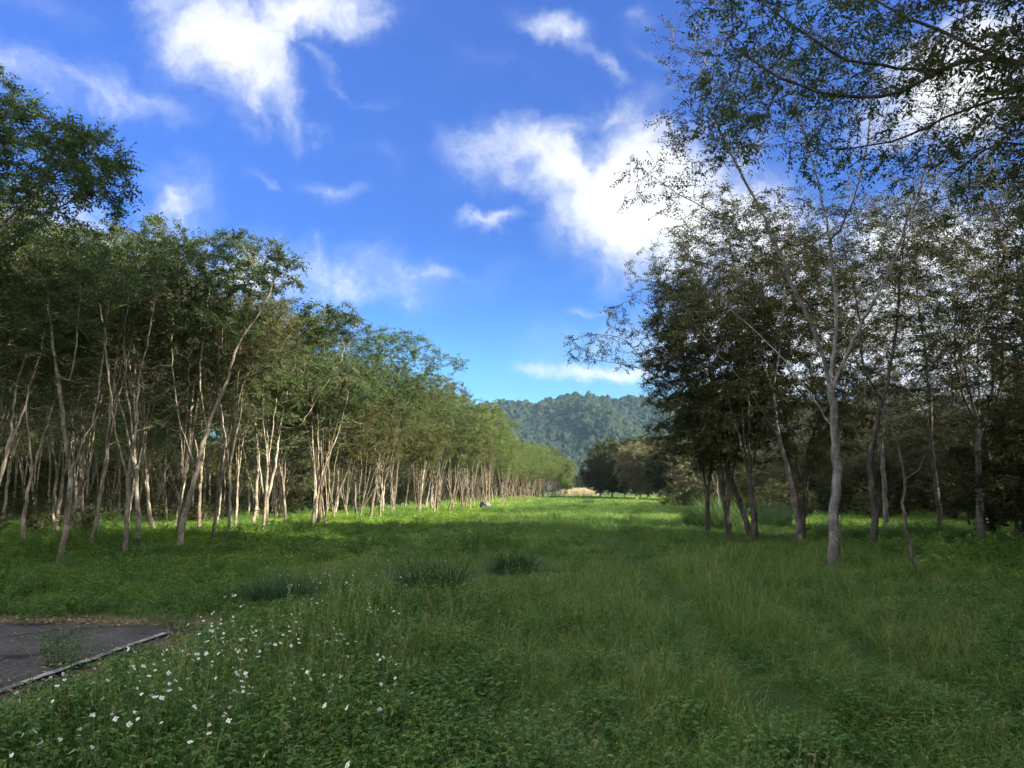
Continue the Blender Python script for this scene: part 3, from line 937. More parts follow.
# rows of the left grove
gL = 'trees of the grove beyond the asphalt'
n_left = 0
rl = np.random.default_rng(77)
FR = [(gnd(58, 568)), (gnd(125, 556)), (gnd(178, 549)), (gnd(265, 531)), Vector((-11.6, 12.6, 0))]
XF = lambda y: float(np.interp(y, [0, 45, 80, 122, 150, 180], [-11.3, -11.0, -7.8, -4.8, -3.2, -2.0]))
rows = [(0, 23.6, 176), (-2.6, 11.5, 160), (-5.3, 13.5, 135), (-8.1, 14.5, 92), (-11, 17.5, 66), (-13.9, 21.5, 58), (-17.1, 26, 52)]
for ri, (rx, y0, y1) in enumerate(rows):
    y = y0
    while y < y1:
        x = XF(y) + rx + rl.normal(0, .45)
        yy = y + rl.normal(0, .35)
        sp = 2.35 if y < 60 else 3.3
        if ri == 0 and abs(yy - FR[3].y) < 1.6: y += sp * .6; continue
        v = int(rl.integers(0, 6))
        far = y > 46
        tm, cm, c2 = lv[v]
        if ri in (1, 2, 3, 4) and rl.random() < .3: cm = lvo[v]
        s = rl.uniform(.86, 1.06) * (1 - .08 * smooth(70, 110, yy))
        if yy > 34 and (ri == 0 or (ri < 5 and (yy > 75 or rl.random() < .35))):
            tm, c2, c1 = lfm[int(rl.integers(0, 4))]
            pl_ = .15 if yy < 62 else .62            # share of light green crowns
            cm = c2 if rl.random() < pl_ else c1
            s *= rl.uniform(.78, 1.16)
        elif 30 < yy < 80 and 0 < ri < 5:
            s *= rl.uniform(1.04, 1.2)               # dark round tops standing over the front row
        if ri > 0 and y < 34: s *= 1.06
        if ri == 0:
            lab, grp = ('slender leafy tree in the sunlit far half of the front row along the strip', gL + ', front row') if far else ('pale slender front-row tree just past the clump of stems', gL + ', shaded front row')
        else:
            lab, grp = 'thin pale tree standing inside the grove behind its front row, beyond the asphalt', gL + ', inner rows'
        e_ = place_tree(LN, tm, cm, (x, yy, zat(x, yy) - .05), rl.normal(0, .7) if ri == 0 else rl.uniform(0, 6.28), s, lab, grp)
        e_.scale.x *= rl.uniform(.8, 1.12); e_.scale.y = e_.scale.x
        e_.rotation_euler.x = rl.normal(0, .05); e_.rotation_euler.y = rl.normal(.02, .06)
        n_left += 1
        y += sp * rl.uniform(.85, 1.2)
print('left', n_left, time.time() - T0)

def beam(x, y, wide=3.2):
    return (4 < x < 19 and abs(y - (34.2 - .488 * (x - 1.5))) < wide + .6) or (14.5 < x < 40 and abs(y - (37 - .488 * (x - 13))) < wide)


# ---- right grove
RN = 'grove_tree'
BG = M['bark_grey']; BD = M['bark_dark']
front_tree(501, (833, 569), [('t', None, [(834, 520), (837, 470), (834, 420), (830, 385)]), ('a', ('t', .99), [(818, 340, -.3), (790, 280, -.8), (760, 210, -1.2), (728, 150, -1.5), (700, 90, -1.6)]),
                             ('b', ('t', .97), [(836, 330, .4), (832, 270, .8), (822, 200, 1.0), (800, 120, 1.2), (785, 60, 1.2)]), ('c', ('t', .9), [(858, 330, 0), (885, 280, 0), (910, 215, .2), (935, 140, .2), (950, 80, .3)]),
                             ('d', ('a', .4), [(760, 250, -1.6), (715, 215, -2.2), (665, 185, -2.4), (640, 165, -2.5)]), ('e', ('b', .4), [(850, 210, -.6), (868, 140, -1.0), (872, 60, -1.2)]),
                             ('f', ('t', .75), [(800, 380, .8), (765, 340, 1.6), (720, 300, 2.2)]), ('g', ('c', .4), [(930, 265, -.6), (975, 235, -1), (1010, 200, -1.2)])],
           [(720, 120, -1.5, (1.3, 1.5, 1.2), 330), (790, 90, .6, (1.6, 1.8, 1.4), 330), (880, 80, -.4, (1.6, 1.6, 1.4), 300), (665, 185, -2.4, (1.0, 1.0, .7), 130), (960, 130, 0, (1.5, 1.5, 1.3), 220), (770, 230, -.6, (1.5, 1.4, .9), 170),
            (880, 230, -.3, (1.6, 1.4, .9), 170), (720, 290, 2.0, (1.2, 1.2, .8), 110), (990, 220, -1, (1.2, 1.1, .8), 110), (700, 40, -1.4, (1.0, 1.2, .8), 120)],
           .15, .066, .62, BG, M['leaf_dark'], 'tall tree with a thick straight ringed trunk and fanned limbs, nearest trunk on the right', RN, per=1.35, nl=8, kill=.26, maxn=11000)
front_tree(502, (753, 539), [('t', None, [(744, 515), (733, 485), (720, 450), (705, 420)]), ('a', ('t', .99), [(680, 390, -.4), (650, 372, -.8), (610, 362, -1), (580, 358, -1)]), ('b', ('t', .95), [(690, 370, .5), (668, 330, .6), (640, 300, .6), (610, 310, .6)]),
                             ('c', ('t', .8), [(710, 370, .8), (705, 320, 1.2), (700, 270, 1.2)]), ('d', ('a', .5), [(625, 340, -.4), (590, 335, -.4), (570, 342, -.4)])],
           [(600, 350, -.8, (1.3, 1.5, .55), 190), (640, 318, .3, (1.5, 1.7, .9), 210), (690, 300, 1.0, (1.5, 1.6, 1.2), 210), (665, 365, -.2, (1.5, 1.6, .8), 160), (580, 345, -.6, (.8, 1.0, .55), 70), (660, 265, .6, (1.6, 1.5, .8), 110)],
           .13, .085, .6, BG, M['leaf_dark'], 'grey trunk leaning far out over the grass beside the tall reed clump', RN, per=1.3, nl=8)
front_tree(503, (800, 546), [('t', None, [(796, 510), (788, 470), (778, 430), (772, 390)]), ('a', ('t', .99), [(755, 340, .3), (738, 280, .4), (725, 230, .4)]), ('b', ('t', .95), [(780, 340, -.4), (785, 280, -.5), (790, 220, -.5)]), ('c', ('t', .7), [(745, 385, -.8), (715, 350, -1.2), (690, 320, -1.4)])],
           [(730, 240, .3, (1.7, 1.8, 1.4), 250), (785, 230, -.4, (1.6, 1.7, 1.4), 230), (700, 310, -1.2, (1.4, 1.5, 1.0), 160), (765, 320, 0, (1.6, 1.6, 1.0), 140)],
           .115, .085, .75, BG, M['leaf_dark'], 'slim grey tree bending left, between the leaning tree and the thick ringed trunk', RN, per=1.3, nl=8)
front_tree(504, (872, 556), [('t', None, [(875, 520), (871, 480), (873, 440), (884, 395)]), ('a', ('t', .99), [(895, 340, .3), (900, 280, .4), (905, 230, .4)]), ('b', ('t', .9), [(865, 370, -.4), (860, 320, -.6), (850, 270, -.6)]), ('c', ('t', .8), [(915, 385, -.6), (945, 350, -1)])],
           [(900, 235, .3, (1.6, 1.7, 1.3), 230), (850, 265, -.5, (1.5, 1.5, 1.1), 190), (945, 320, -.8, (1.4, 1.4, 1.0), 150), (890, 330, 0, (1.5, 1.4, .9), 130)],
           .12, .085, .8, BD, M['leaf_dark'], 'dark trunk standing just behind and right of the thick ringed trunk', RN, per=1.3, nl=8)
front_tree(505, (917, 572), [('t', None, [(910, 545), (903, 515), (905, 480), (899, 445)]), ('a', ('t', .99), [(885, 415, .2), (872, 395, .3)]), ('b', ('t', .7), [(918, 470, -.2), (930, 450, -.3)])],
           [(890, 410, .2, (.9, .9, .8), 120), (925, 430, -.3, (.7, .7, .6), 80)],
           .05, .07, .5, BD, M['leaf_olive'], 'small crooked sapling with a kinked dark stem in the ferns', 'sapling', per=1.1, nl=7)
front_tree(506, (941, 538), [('t', None, [(938, 500), (932, 450), (930, 400), (925, 350)]), ('a', ('t', .99), [(918, 300, .3), (915, 250, .4)]), ('b', ('t', .8), [(955, 380, -.4), (975, 330, -.6)])],
           [(920, 255, .3, (1.7, 1.8, 1.3), 230), (970, 290, -.5, (1.6, 1.6, 1.3), 190), (930, 340, 0, (1.6, 1.6, 1.0), 140)],
           .12, .09, .85, BD, M['leaf_dark'], 'dark upright trunk between the crooked sapling and the low forking black tree', RN, per=1.3, nl=8)
front_tree(507, (992, 540), [('t', None, [(992, 500), (988, 460), (984, 430)]), ('a', ('t', .99), [(965, 400, .3), (955, 350, .4), (958, 290, .5)]), ('b', ('t', .98), [(1000, 390, -.3), (1003, 330, -.4), (995, 280, -.4)]), ('c', ('a', .3), [(950, 380, -.6), (930, 350, -.8)])],
           [(960, 275, .4, (1.8, 1.9, 1.4), 240), (1010, 270, -.4, (1.8, 1.8, 1.4), 240), (985, 350, 0, (1.8, 1.7, 1.0), 160)],
           .15, .09, .9, BD, M['leaf_dark'], 'black trunk forking low into two strong limbs, near the right edge', RN, per=1.3, nl=8)
# tree outside the right edge whose boughs hang over the view
front_tree(508, None, [('t', None, [(1215, 480), (1210, 300), (1200, 160)]), ('a', ('t', .97), [(1120, 75, -.6), (1030, 63, -1.0), (960, 62, -1.2), (900, 92, -1.3), (840, 96, -1.3), (780, 78, -1.3), (730, 45, -1.2)]),
                       ('b', ('t', .9), [(1110, 130, .4), (1020, 98, .6), (960, 112, .7), (890, 142, .8), (820, 150, .8)]), ('c', ('a', .45), [(940, 30, -.6), (890, 10, -.4), (850, -20, -.2)]), ('d', ('t', .8), [(1120, 200, 0), (1030, 145, .2), (985, 150, .2), (940, 185, .2)]),
                       ('e', ('a', .62), [(850, 60, -1.8), (800, 30, -2.1), (760, 0, -2.2)]), ('f', ('t', .99), [(1190, 40, .5), (1160, -60, .8)]), ('g', ('t', .95), [(1260, 90, -.4), (1310, 20, -.6)])],
           [(748, 60, -1.3, (.62, 1.2, .9), 240), (790, 60, -1.6, (.8, 1.2, .7), 240), (860, 40, -1.2, (.9, 1.2, .7), 220), (850, 150, .6, (1.0, 1.2, .5), 190), (940, 30, -.6, (1.0, 1.3, .5), 200), (960, 175, .3, (1.0, 1.1, .45), 140), (1000, 60, -.4, (.9, 1.4, .9), 150),
            (740, 130, -1.2, (.5, .8, .5), 70), (1100, 0, .4, (1.5, 1.8, 1.1), 180), (1280, 20, -.4, (1.6, 1.8, 1.1), 160), (760, -40, -1.6, (1.2, 1.3, .6), 130), (900, -60, -.6, (1.4, 1.5, .7), 150)],
           .17, .07, .9, BD, M['leaf_green'], 'tree outside the right edge whose dark leafy boughs hang across the upper sky', 'overhanging_tree', base=(8.3, 10.2), per=1.3, nl=8, kill=.29, maxn=8500, spray=.3)

gR = 'trees of the shady grove opposite the asphalt'
n_right = 0
rr_ = np.random.default_rng(78)
FRr = [gnd(*p) for p in ((833, 569), (753, 539), (800, 546), (872, 556), (941, 538), (992, 540))] + [Vector((8.3, 10.2, 0))]
rrows = [(6.0, -7, 25.5), (8.9, -8, 28), (11.8, -9, 74), (14.8, -9, 78), (17.8, 13, 84), (21, 22, 84), (24.5, 28, 80), (28.5, 34, 76)]
for ri, (rx, y0, y1) in enumerate(rrows):
    y = y0
    while y < y1:
        x = rx + rr_.normal(0, .5); yy = y + rr_.normal(0, .5)
        sp = (2.7 if 9 < y < 34 else 3.6) * rr_.uniform(.85, 1.25)
        y += sp
        if any(math.hypot(x - f.x, yy - f.y) < 2.2 for f in FRr): continue
        if abs(x) < 3.5: continue
        if yy > 33 and ri <= 4 and (yy < 48 or rr_.random() < .72): continue
        if beam(x, yy): continue
        if ri < 2 and yy < 24 and yy > 9 and x / yy < .64: continue
        # keep the part of the view open where the photo shows open grass
        v = int(rr_.integers(0, 4)); tm, cm = rv[v]
        if 2 <= ri <= 5 and 16 < yy < 36 and rr_.random() < .25: tm, cm = rdense[v % 2]
        s = rr_.uniform(.85, 1.08)
        if yy > 33: s *= (.66 if ri <= 4 else .9)
        if yy < 12: s *= 1.1
        lab = 'dark twiggy tree deep in the shady grove opposite the asphalt'
        grp = gR
        if ri < 2 and yy > 24: lab, grp = 'dense dark tree on the edge of the shady grove beyond the leaning trunk', gR + ', edge'
        s2 = s * rr_.uniform(.82, 1.0)
        place_tree(RN, tm, cm, (x, yy, zat(x, yy) - .05), rr_.uniform(0, 6.28), (s2, s2, s), lab, grp)
        n_right += 1
for px, Y, s, rz, v, lab in ((754, 24.5, 1.0, .5, 0, 'tallest dense dark tree behind the crown of the leaning trunk'), (728, 26, .96, 2.2, 1, 'dense rounded dark tree behind the long thin boughs of the leaning trunk'), (706, 26.5, .8, 4.1, 0, 'dense low dark tree where the shady grove gives way to open grass'), (800, 26, .95, 5.2, 1, 'dense dark tree behind the slim bending tree')):
    q = at(px, 490, Y)
    place_tree(RN, *rdense[v], (q.x, q.y, zat(q.x, q.y) - .05), rz, s, lab)
for x, y, s, v, lab in ((8.6, 49, .86, 0, 'dark tree standing free past the end of the dense right-hand trees, nearest of four'), (9.6, 54, .9, 1, 'dark tree standing free past the dense right-hand trees, second of four'),
                        (11.0, 60, .9, 0, 'dark tree standing free past the dense right-hand trees, third of four'), (12.5, 66, .92, 1, 'dark tree standing free past the dense right-hand trees, farthest of four')):  # trees added to cast a dark band of shade across the strip
    place_tree(RN, *rdense[v], (x, y, zat(x, y) - .05), v * 1.3 + y, s, lab)
# far clump on the right of the strip
CL = [wide_tree(350 + k, h=[9.8, 8.6][k], cr=[4.2, 3.4][k], base_r=.16, fork=1.2, zlo=[.9, .6][k], dens=[1.5, 1.1][k], ln=.2, nat=700) for k in range(2)]
clm = [CL[0].meshes(BD, M['leaf_dark']), CL[1].meshes(BG, M['leaf_brown'])]
for k, (px, Y, v, s) in enumerate(((612, 132, 0, .93), (600, 140, 0, .78), (625, 128, 0, .85), (636, 122, 1, .92), (648, 118, 1, .95), (660, 116, 1, .8), (673, 112, 0, .85), (690, 108, 1, .9), (640, 134, 0, 1.0), (660, 130, 0, 1.0))):
    q = at(px, 486, Y)
    lab = ('bushy dark green tree in the far clump where the grass strip ends', 'far clump, dark trees') if v == 0 else ('pale olive bushy tree in the far clump where the grass strip ends', 'far clump, olive trees')
    place_tree('bushy_tree', *clm[v], (q.x, q.y, zat(q.x, q.y) - .1), k * 1.3, s * 1.13, lab[0], lab[1])
print('right', n_right, time.time() - T0)

# woodland that closes the view behind both groves, with added shade trees out of view
wl = [t.joined(M['bark_pale'], M['leaf_olive']) for t in LV[:3]] + [t.joined(M['bark_dark'], M['leaf_dark']) for t in RV[:2]] + [CL[0].joined(M['bark_dark'], M['leaf_dark']), CL[1].joined(M['bark_grey'], M['leaf_olive']), RDT[0].joined(M['bark_dark'], M['leaf_dark'])]
pts = []
rw = np.random.default_rng(9)
for _ in range(260):                     # behind the left grove
    pts.append((rw.uniform(-75, -32), rw.uniform(6, 120), int(rw.choice([0, 1, 2, 6, 6])), rw.uniform(.75, 1.05)))
for _ in range(60):
    pts.append((rw.uniform(-40, -11), rw.uniform(135, 200), int(rw.choice([0, 1, 2, 6])), rw.uniform(.9, 1.15)))
for _ in range(300):                     # behind the right grove
    pts.append((rw.uniform(27, 75), rw.uniform(14, 110), int(rw.choice([3, 4, 5, 6])), rw.uniform(.7, .95)))
for _ in range(60):
    pts.append((rw.uniform(32, 70), rw.uniform(90, 170), int(rw.choice([3, 4, 5, 6])), rw.uniform(.7, .95)))
for tx, ty, ts in ((13, 2, 1.9), (14, -4, 2.0), (17, -1, 1.9), (16, 7, 1.85), (20, 4, 2.0), (13, -10, 1.9), (19, -9, 2.0), (24, -2, 2.0), (17, -16, 1.9), (10, -15, 1.8), (26, 6, 2.0), (23, -14, 2.0), (12, -21, 1.9), (6, -19, 1.7)):  # tall unseen trees added to shade the near grass and left crowns
    pts.append((tx, ty, 7, ts * 1.1))
for _ in range(40):  # further unseen trees added to keep low sun off the foreground
    pts.append((rw.uniform(19, 50), rw.uniform(-25, 9), int(rw.choice([3, 4, 5])), rw.uniform(.8, 1.1)))
for _ in range(110):                     # across the far end
    pts.append((rw.uniform(-90, 120), rw.uniform(215, 300), int(rw.choice([5, 6])), rw.uniform(.45, .75)))
pts = [q_ for q_ in pts if not beam(q_[0], q_[1], 2.6)]
a = np.array(pts); n = len(a)
scatter('woodland', wl, np.stack([a[:, 0], a[:, 1], hgt(a[:, 0], a[:, 1]) - .1], -1), np.stack([np.zeros(n), np.zeros(n), rw.uniform(0, 6.28, n)], -1), a[:, 3], a[:, 2].astype(int),
        'mass of trees closing the view behind both groves, plus unseen trees added for shade', 'woodland')


# undergrowth of the groves: low leafy bushes
def shrub(seed, h, w, ln, n=150):
    t = Tree(seed)
    for k in range(4):
        a_ = t.r.uniform(0, 6.28)
        t.limb([(t.r.normal(0, .06), t.r.normal(0, .06), -.05), (math.cos(a_) * w * .2, math.sin(a_) * w * .2, h * .35), (math.cos(a_) * w * .5, math.sin(a_) * w * .5, h * .7)])
    t.grow(np.concatenate([t.blob((0, 0, h * .55), (w, w, h * .48), n)]), .2, .3, 2, 40, .05)
    t.finish(.03, .004); t.foliate(2.2, 8, ln, ln * .45, .3, thin=.02)
    return t


SH = [shrub(700 + k, [1.6, 2.6, 1.1][k], [.9, 1.2, .8][k], .11) for k in range(3)]
shm = [t.joined(M['bark_dark'], M['leaf_dark']) for t in SH]
pts = []
for _ in range(150): pts.append((rw.uniform(13, 40), rw.uniform(24, 80), int(rw.integers(0, 3)), rw.uniform(.7, 1.25)))
for _ in range(45): pts.append((rw.uniform(8.5, 14), rw.uniform(44, 84), int(rw.integers(0, 3)), rw.uniform(.7, 1.2)))
for _ in range(110): pts.append((rw.uniform(-40, -17), rw.uniform(24, 90), int(rw.integers(0, 3)), rw.uniform(.5, .9)))
for _ in range(40): pts.append((rw.uniform(-36, -24), rw.uniform(13, 30), int(rw.integers(0, 3)), rw.uniform(.5, .9)))
for _ in range(150): pts.append((rw.uniform(12, 32), rw.uniform(19, 38), int(rw.choice([0, 1, 1])), rw.uniform(.9, 1.7)))
for _ in range(60): pts.append((rw.uniform(18, 40), rw.uniform(30, 60), 1, rw.uniform(1.3, 2.0)))
for _ in range(170): pts.append((rw.uniform(-50, -27), rw.uniform(14, 90), int(rw.integers(0, 2)), rw.uniform(.7, 1.4)))
for _ in range(150):
    y_ = rw.uniform(55, 180); pts.append((XF(y_) - rw.uniform(6, 20), y_, int(rw.integers(0, 3)), rw.uniform(.6, 1.3)))
pts = [q_ for q_ in pts if not (q_[0] > 0 and (beam(q_[0], q_[1], 2.4) or (9 < q_[0] < 21 and 30 < q_[1] < 39)))]
a = np.array(pts); n = len(a)
scatter('undergrowth', shm, np.stack([a[:, 0], a[:, 1], hgt(a[:, 0], a[:, 1])], -1), np.stack([np.zeros(n), np.zeros(n), rw.uniform(0, 6.28, n)], -1), a[:, 3], a[:, 2].astype(int),
        'low dark bushes growing among the trunks of the groves', 'undergrowth')

# ------------------------------------------------------------------ tussocks, reeds, dry field, boulder
TU = [mk_mesh('tussock', *[x_ if j < 2 else x_ for j, x_ in enumerate(merge([b4(*blades(np.random.default_rng(800 + k), 1500, .42, .38, .85, .009, .55, 1.1, 4, (.0, .7)))])[:2])], [M['tussock']],
              merge([b4(*blades(np.random.default_rng(800 + k), 1500, .42, .38, .85, .009, .55, 1.1, 4, (.0, .7)))])[2]) for k in range(3)]
for k, (px, py, s, lab) in enumerate(((284, 604, 1.0, 'dark grass tussock at the corner of the bare soil past the asphalt'), (430, 594, 1.2, 'large dark arching grass tussock among the white flowers'),
                                      (514, 573, .95, 'dark arching grass tussock in the middle of the strip, behind the large one'), (588, 505, 1.3, 'small dark tussock in the sunlit far part of the strip'))):
    q = gnd(px, py)
    o = link('grass_tussock', TU[k % 3]); o.location = (q.x, q.y, zat(q.x, q.y)); o.scale = (s, s, s * .9); o.rotation_euler = (0, 0, k * 1.1)
    tag(o, lab, 'grass tussock')
RE = mk_mesh('reeds', *(lambda a_: (a_[0], a_[1]))(blades(np.random.default_rng(821), 900, .8, .9, 1.8, .018, .2, .45, 4, (.1, .9))), [M['reed']], blades(np.random.default_rng(821), 900, .8, .9, 1.8, .018, .2, .45, 4, (.1, .9))[2])
for k, (px, py, s, lab) in enumerate(((722, 531, 1.0, 'clump of tall upright reeds at the foot of the leaning tree'), (700, 527, .8, 'lower reed clump on the grass side of the tall reeds'), (775, 528, .75, 'reed clump behind the slim bending tree'))):
    q = gnd(px, py)
    o = link('reed_clump', RE); o.location = (q.x, q.y, zat(q.x, q.y)); o.scale = (s * 1.1, s * 1.1, s); o.rotation_euler = (0, 0, k * 2.1)
    tag(o, lab, 'reeds')
dr = protos('dry_grass', 3, lambda r: merge([b4(*blades(r, 140, 1.2, .9, 1.9, .05, .25, .4, 2, (0, 1)))]), [M['straw']])
x = rw.uniform(-2, 4, 260); y = rw.uniform(175, 215, 260); n = len(x)
scatter('dry_grass', dr, np.stack([x, y, hgt(x, y)], -1), np.stack([np.zeros(n), np.zeros(n), rw.uniform(0, 6.28, n)], -1), rw.uniform(.7, 1.3, n), rw.integers(0, 3, n),
        'tall straw coloured grass closing the far end of the strip', 'dry grass')
# young tree at the end of the strip
q = at(563, 486, 150)
ys_ = umbrella_tree(907, h=4.2, fork=1.0, cr=1.5, base_r=.06, ln=.16, nat=260)
place_tree('young_tree', *ys_.meshes(BP, M['leaf_lime']), (q.x, q.y, zat(q.x, q.y) - .1), 0, 1.0, 'small light green tree alone before the straw coloured grass at the far end', None)

# boulder in the sunlit grass
m, nt, out = new_mat('lichen_stone'); L = nt.links.new
tc = N(nt, 'ShaderNodeTexCoord')
n1 = N(nt, 'ShaderNodeTexNoise'); n1.inputs['Scale'].default_value = 3; n1.inputs['Detail'].default_value = 7
L(tc.outputs['Object'], n1.inputs['Vector'])
r1 = ramp(nt, [(.35, (.03, .028, .026)), (.58, (.08, .075, .07)), (.75, (.2, .2, .19))]); L(n1.outputs[0], r1.inputs[0])
p = N(nt, 'ShaderNodeBsdfPrincipled'); p.inputs['Roughness'].default_value = .9; L(r1.outputs[0], p.inputs['Base Color']); L(p.outputs[0], out.inputs['Surface'])
import bmesh
bm = bmesh.new(); bmesh.ops.create_icosphere(bm, subdivisions=4, radius=.4)
for v in bm.verts:
    c = v.co
    k = 1 + .16 * math.sin(c.x * 5 + 1) * math.cos(c.y * 4) + .10 * math.sin(c.z * 9 + c.x * 7) + .05 * math.sin(c.x * 17 + c.y * 13)
    v.co = Vector((c.x * 1.25 * k, c.y * .9 * k, c.z * .85 * k))
for f in bm.faces: f.smooth = True
me = bpy.data.meshes.new('boulder'); bm.to_mesh(me); bm.free(); me.materials.append(m)
q = gnd(485, 508)
bo = link('boulder', me); bo.location = (q.x, q.y, .22); bo.rotation_euler = (.1, .15, .4)
tag(bo, 'dark grey boulder lying in the sunlit grass before the left grove', 'boulder')


# ------------------------------------------------------------------ white wildflowers
def flower_head(r, c, nrm, sz):
    parts = []
    nrm = unit(nrm[None])[0]
    A = unit(np.cross(nrm, [.3, .8, .1])[None])[0]; B = np.cross(nrm, A)
    n = 5 + int(r.integers(0, 2)); an = np.arange(n) * 6.283 / n + r.uniform(0, 6)
    D = np.cos(an)[:, None] * A + np.sin(an)[:, None] * B
    P = c + D * sz * .12
    S = np.cross(D, nrm)
    w = sz * .36
    D = unit(D + r.normal(0, .16, D.shape)); k_ = r.uniform(.6, 1.15, n)[:, None]; D0 = D; D = D * k_
    # rounded petals: two quads each
    v0 = P - S * w * .25; v1 = P + S * w * .25
    v2 = P + D * sz * .3 + S * w * .55 + nrm * sz * .04; v3 = P + D * sz * .3 - S * w * .55 + nrm * sz * .04
    v4 = P + D * sz * .52 + S * w * .3; v5 = P + D * sz * .52 - S * w * .3
    V = np.stack([v0, v1, v2, v3, v4, v5], 1).reshape(-1, 3)
    b = np.arange(n) * 6
    Q = np.concatenate([np.stack([b, b + 1, b + 2, b + 3], -1), np.stack([b + 3, b + 2, b + 4, b + 5], -1)])
    parts.append((V, Q, r.uniform(0, 1, 6 * n), 1))
    k = 8; an = np.arange(k) * 6.283 / k
    ring = lambda rad, z: c + (np.cos(an)[:, None] * A + np.sin(an)[:, None] * B) * rad + nrm * z
    V = np.concatenate([ring(sz * .15, 0), ring(sz * .12, sz * .09), ring(sz * .03, sz * .12)])
    i = np.arange(k); j = (i + 1) % k
    Q = np.concatenate([np.stack([i, j, k + j, k + i], -1), np.stack([k + i, k + j, 2 * k + j, 2 * k + i], -1)])
    parts.append((V, Q, None, 2))
    return parts


FM = [M['stem'], M['petal'], M['pollen']]


def flower_meshes(seed, heads, h, sz):
    """stem mesh and one mesh per flower head"""
    r = np.random.default_rng(seed)
    base = np.array([0, 0, 0.]); top = np.array([r.normal(0, .05), r.normal(0, .05), h * .72])
    V, Q = rods(np.array([base]), np.array([top]), .0028); sp = [(V, Q, None, 0)]
    hp = []
    for k in range(heads):
        a_ = r.uniform(0, 6.28); q = top + np.array([math.cos(a_) * .07 * (heads > 1), math.sin(a_) * .07 * (heads > 1), h * r.uniform(.2, .32)])
        V, Q = rods(np.array([top]), np.array([q]), .002); sp.append((V, Q, None, 0))
        nrm = np.array([r.normal(0, .8), r.normal(-.5, .7), .75])
        hp.append(merge(flower_head(r, q + [0, 0, .003], nrm, sz * r.uniform(.65, 1.3))))
    # a few leaflets on the stem
    n = 5; t_ = r.uniform(.3, .9, n); an = r.uniform(0, 6.28, n)
    D = unit(np.stack([np.cos(an), np.sin(an), r.uniform(0, .4, n)], -1))
    V, Q, T = leaves(base + top * t_[:, None], D, np.tile([0, 0, 1.], (n, 1)), .05, .02, r.uniform(0, 1, n)); sp.append((V, Q, T, 0))
    s = merge(sp)
    return mk_mesh('stem', s[0], s[1], FM, s[2], s[3]), [mk_mesh('flower_head', a_[0], a_[1], FM, a_[2], a_[3]) for a_ in hp], merge([(*s[:3], 0)]), (s, hp)


def joined_flower(s, hp, name):
    V = [s[0]]; Q = [s[1]]; T = [s[2]]; Mi = [s[3]]; b = len(s[0])
    for a_ in hp: V.append(a_[0]); Q.append(a_[1] + b); T.append(a_[2]); Mi.append(a_[3]); b += len(a_[0])
    return mk_mesh(name, np.concatenate(V), np.concatenate(Q), FM, np.concatenate(T), np.concatenate(Mi))


FL = [flower_meshes(900 + k, [1, 2, 3, 2, 1, 3][k], [.55, .50, .58, .47, .60, .52][k], .0215) for k in range(6)]
FJ = [joined_flower(*f[3], 'wildflower') for f in FL]
rf = np.random.default_rng(17)
near_px = [(38, 748), (54, 742), (98, 722), (95, 733), (66, 757), (27, 752), (95, 678), (136, 662), (125, 689), (140, 697), (157, 676), (155, 654), (172, 668), (143, 679), (90, 690), (82, 736), (210, 735), (206, 740), (228, 688), (236, 690),
           (246, 695), (241, 696), (287, 689), (293, 696), (239, 678), (232, 684), (184, 690), (195, 686), (207, 704), (226, 676), (66, 686), (37, 702), (21, 696), (112, 700), (127, 722), (150, 712), (270, 678), (270, 648), (259, 648), (275, 644),
           (240, 633), (222, 640), (222, 629), (254, 632), (230, 625), (218, 634), (204, 640), (213, 650), (252, 660), (243, 656), (280, 620), (300, 604), (268, 628), (318, 602), (325, 594), (345, 586), (352, 590), (302, 641), (350, 639), (347, 652),
           (378, 655), (385, 658), (394, 643), (440, 644), (450, 654), (466, 646), (378, 612), (390, 612), (372, 608), (330, 628), (316, 620), (290, 634), (176, 658), (168, 650), (188, 668), (198, 662), (118, 675), (160, 640), (196, 651)]
for _ in range(75):
    a_ = rf.random()
    near_px.append((rf.normal(235, 85), rf.uniform(598, 700)) if a_ < .6 else (rf.uniform(0, 400), rf.uniform(620, 765)))
near_px = [q_ for q_ in near_px if (q_[1] > 690 - .3 * q_[0] or q_[0] > 190) and 0 < q_[0] < 420]
for k, (px, py) in enumerate(near_px):
    # the photo shows the head; its foot is lower
    v = int(rf.integers(0, 6))
    r_ = ray(px, py); hz = [.53, .48, .56, .45, .58, .50][v]
    q = CAM + r_ * ((hz - CAM.z) / r_.z)
    lab = 'white five-petalled wildflower on a thin stem among the dark weeds beside the asphalt'; grp = 'white wildflowers among the near weeds'
    z = zat(q.x, q.y); rz = rf.uniform(0, 6.28)
    if q.y < 8.0:
        e = bpy.data.objects.new('wildflower', None); COL.objects.link(e); e.location = (q.x, q.y, z); e.rotation_euler = (0, 0, rz); tag(e, lab, 'flower', grp); e.empty_display_size = .1
        link('stem', FL[v][0], e)
        for hm in FL[v][1]: link('flower_head', hm, e)
    else:
        o = link('wildflower', FJ[v]); o.location = (q.x, q.y, z); o.rotation_euler = (0, 0, rz); tag(o, lab, 'flower', grp)
n_f = 0
while n_f < 165:
    px = rf.normal(350, 55); py = rf.uniform(545, 606)
    if px < 230 or px > 470: continue
    q = gnd(px, py + 12)
    if dirt(q.x, q.y) > .5: continue
    o = link('wildflower', FJ[int(rf.integers(0, 6))]); o.location = (q.x, q.y, zat(q.x, q.y)); o.rotation_euler = (0, 0, rf.uniform(-.6, .6)); s = rf.uniform(.4, .75); o.scale = (s, s, s)
    tag(o, 'tiny white wildflower in the lighter grass behind the bare soil and dark tussock', 'flower', 'white wildflowers in the lighter grass')
    n_f += 1

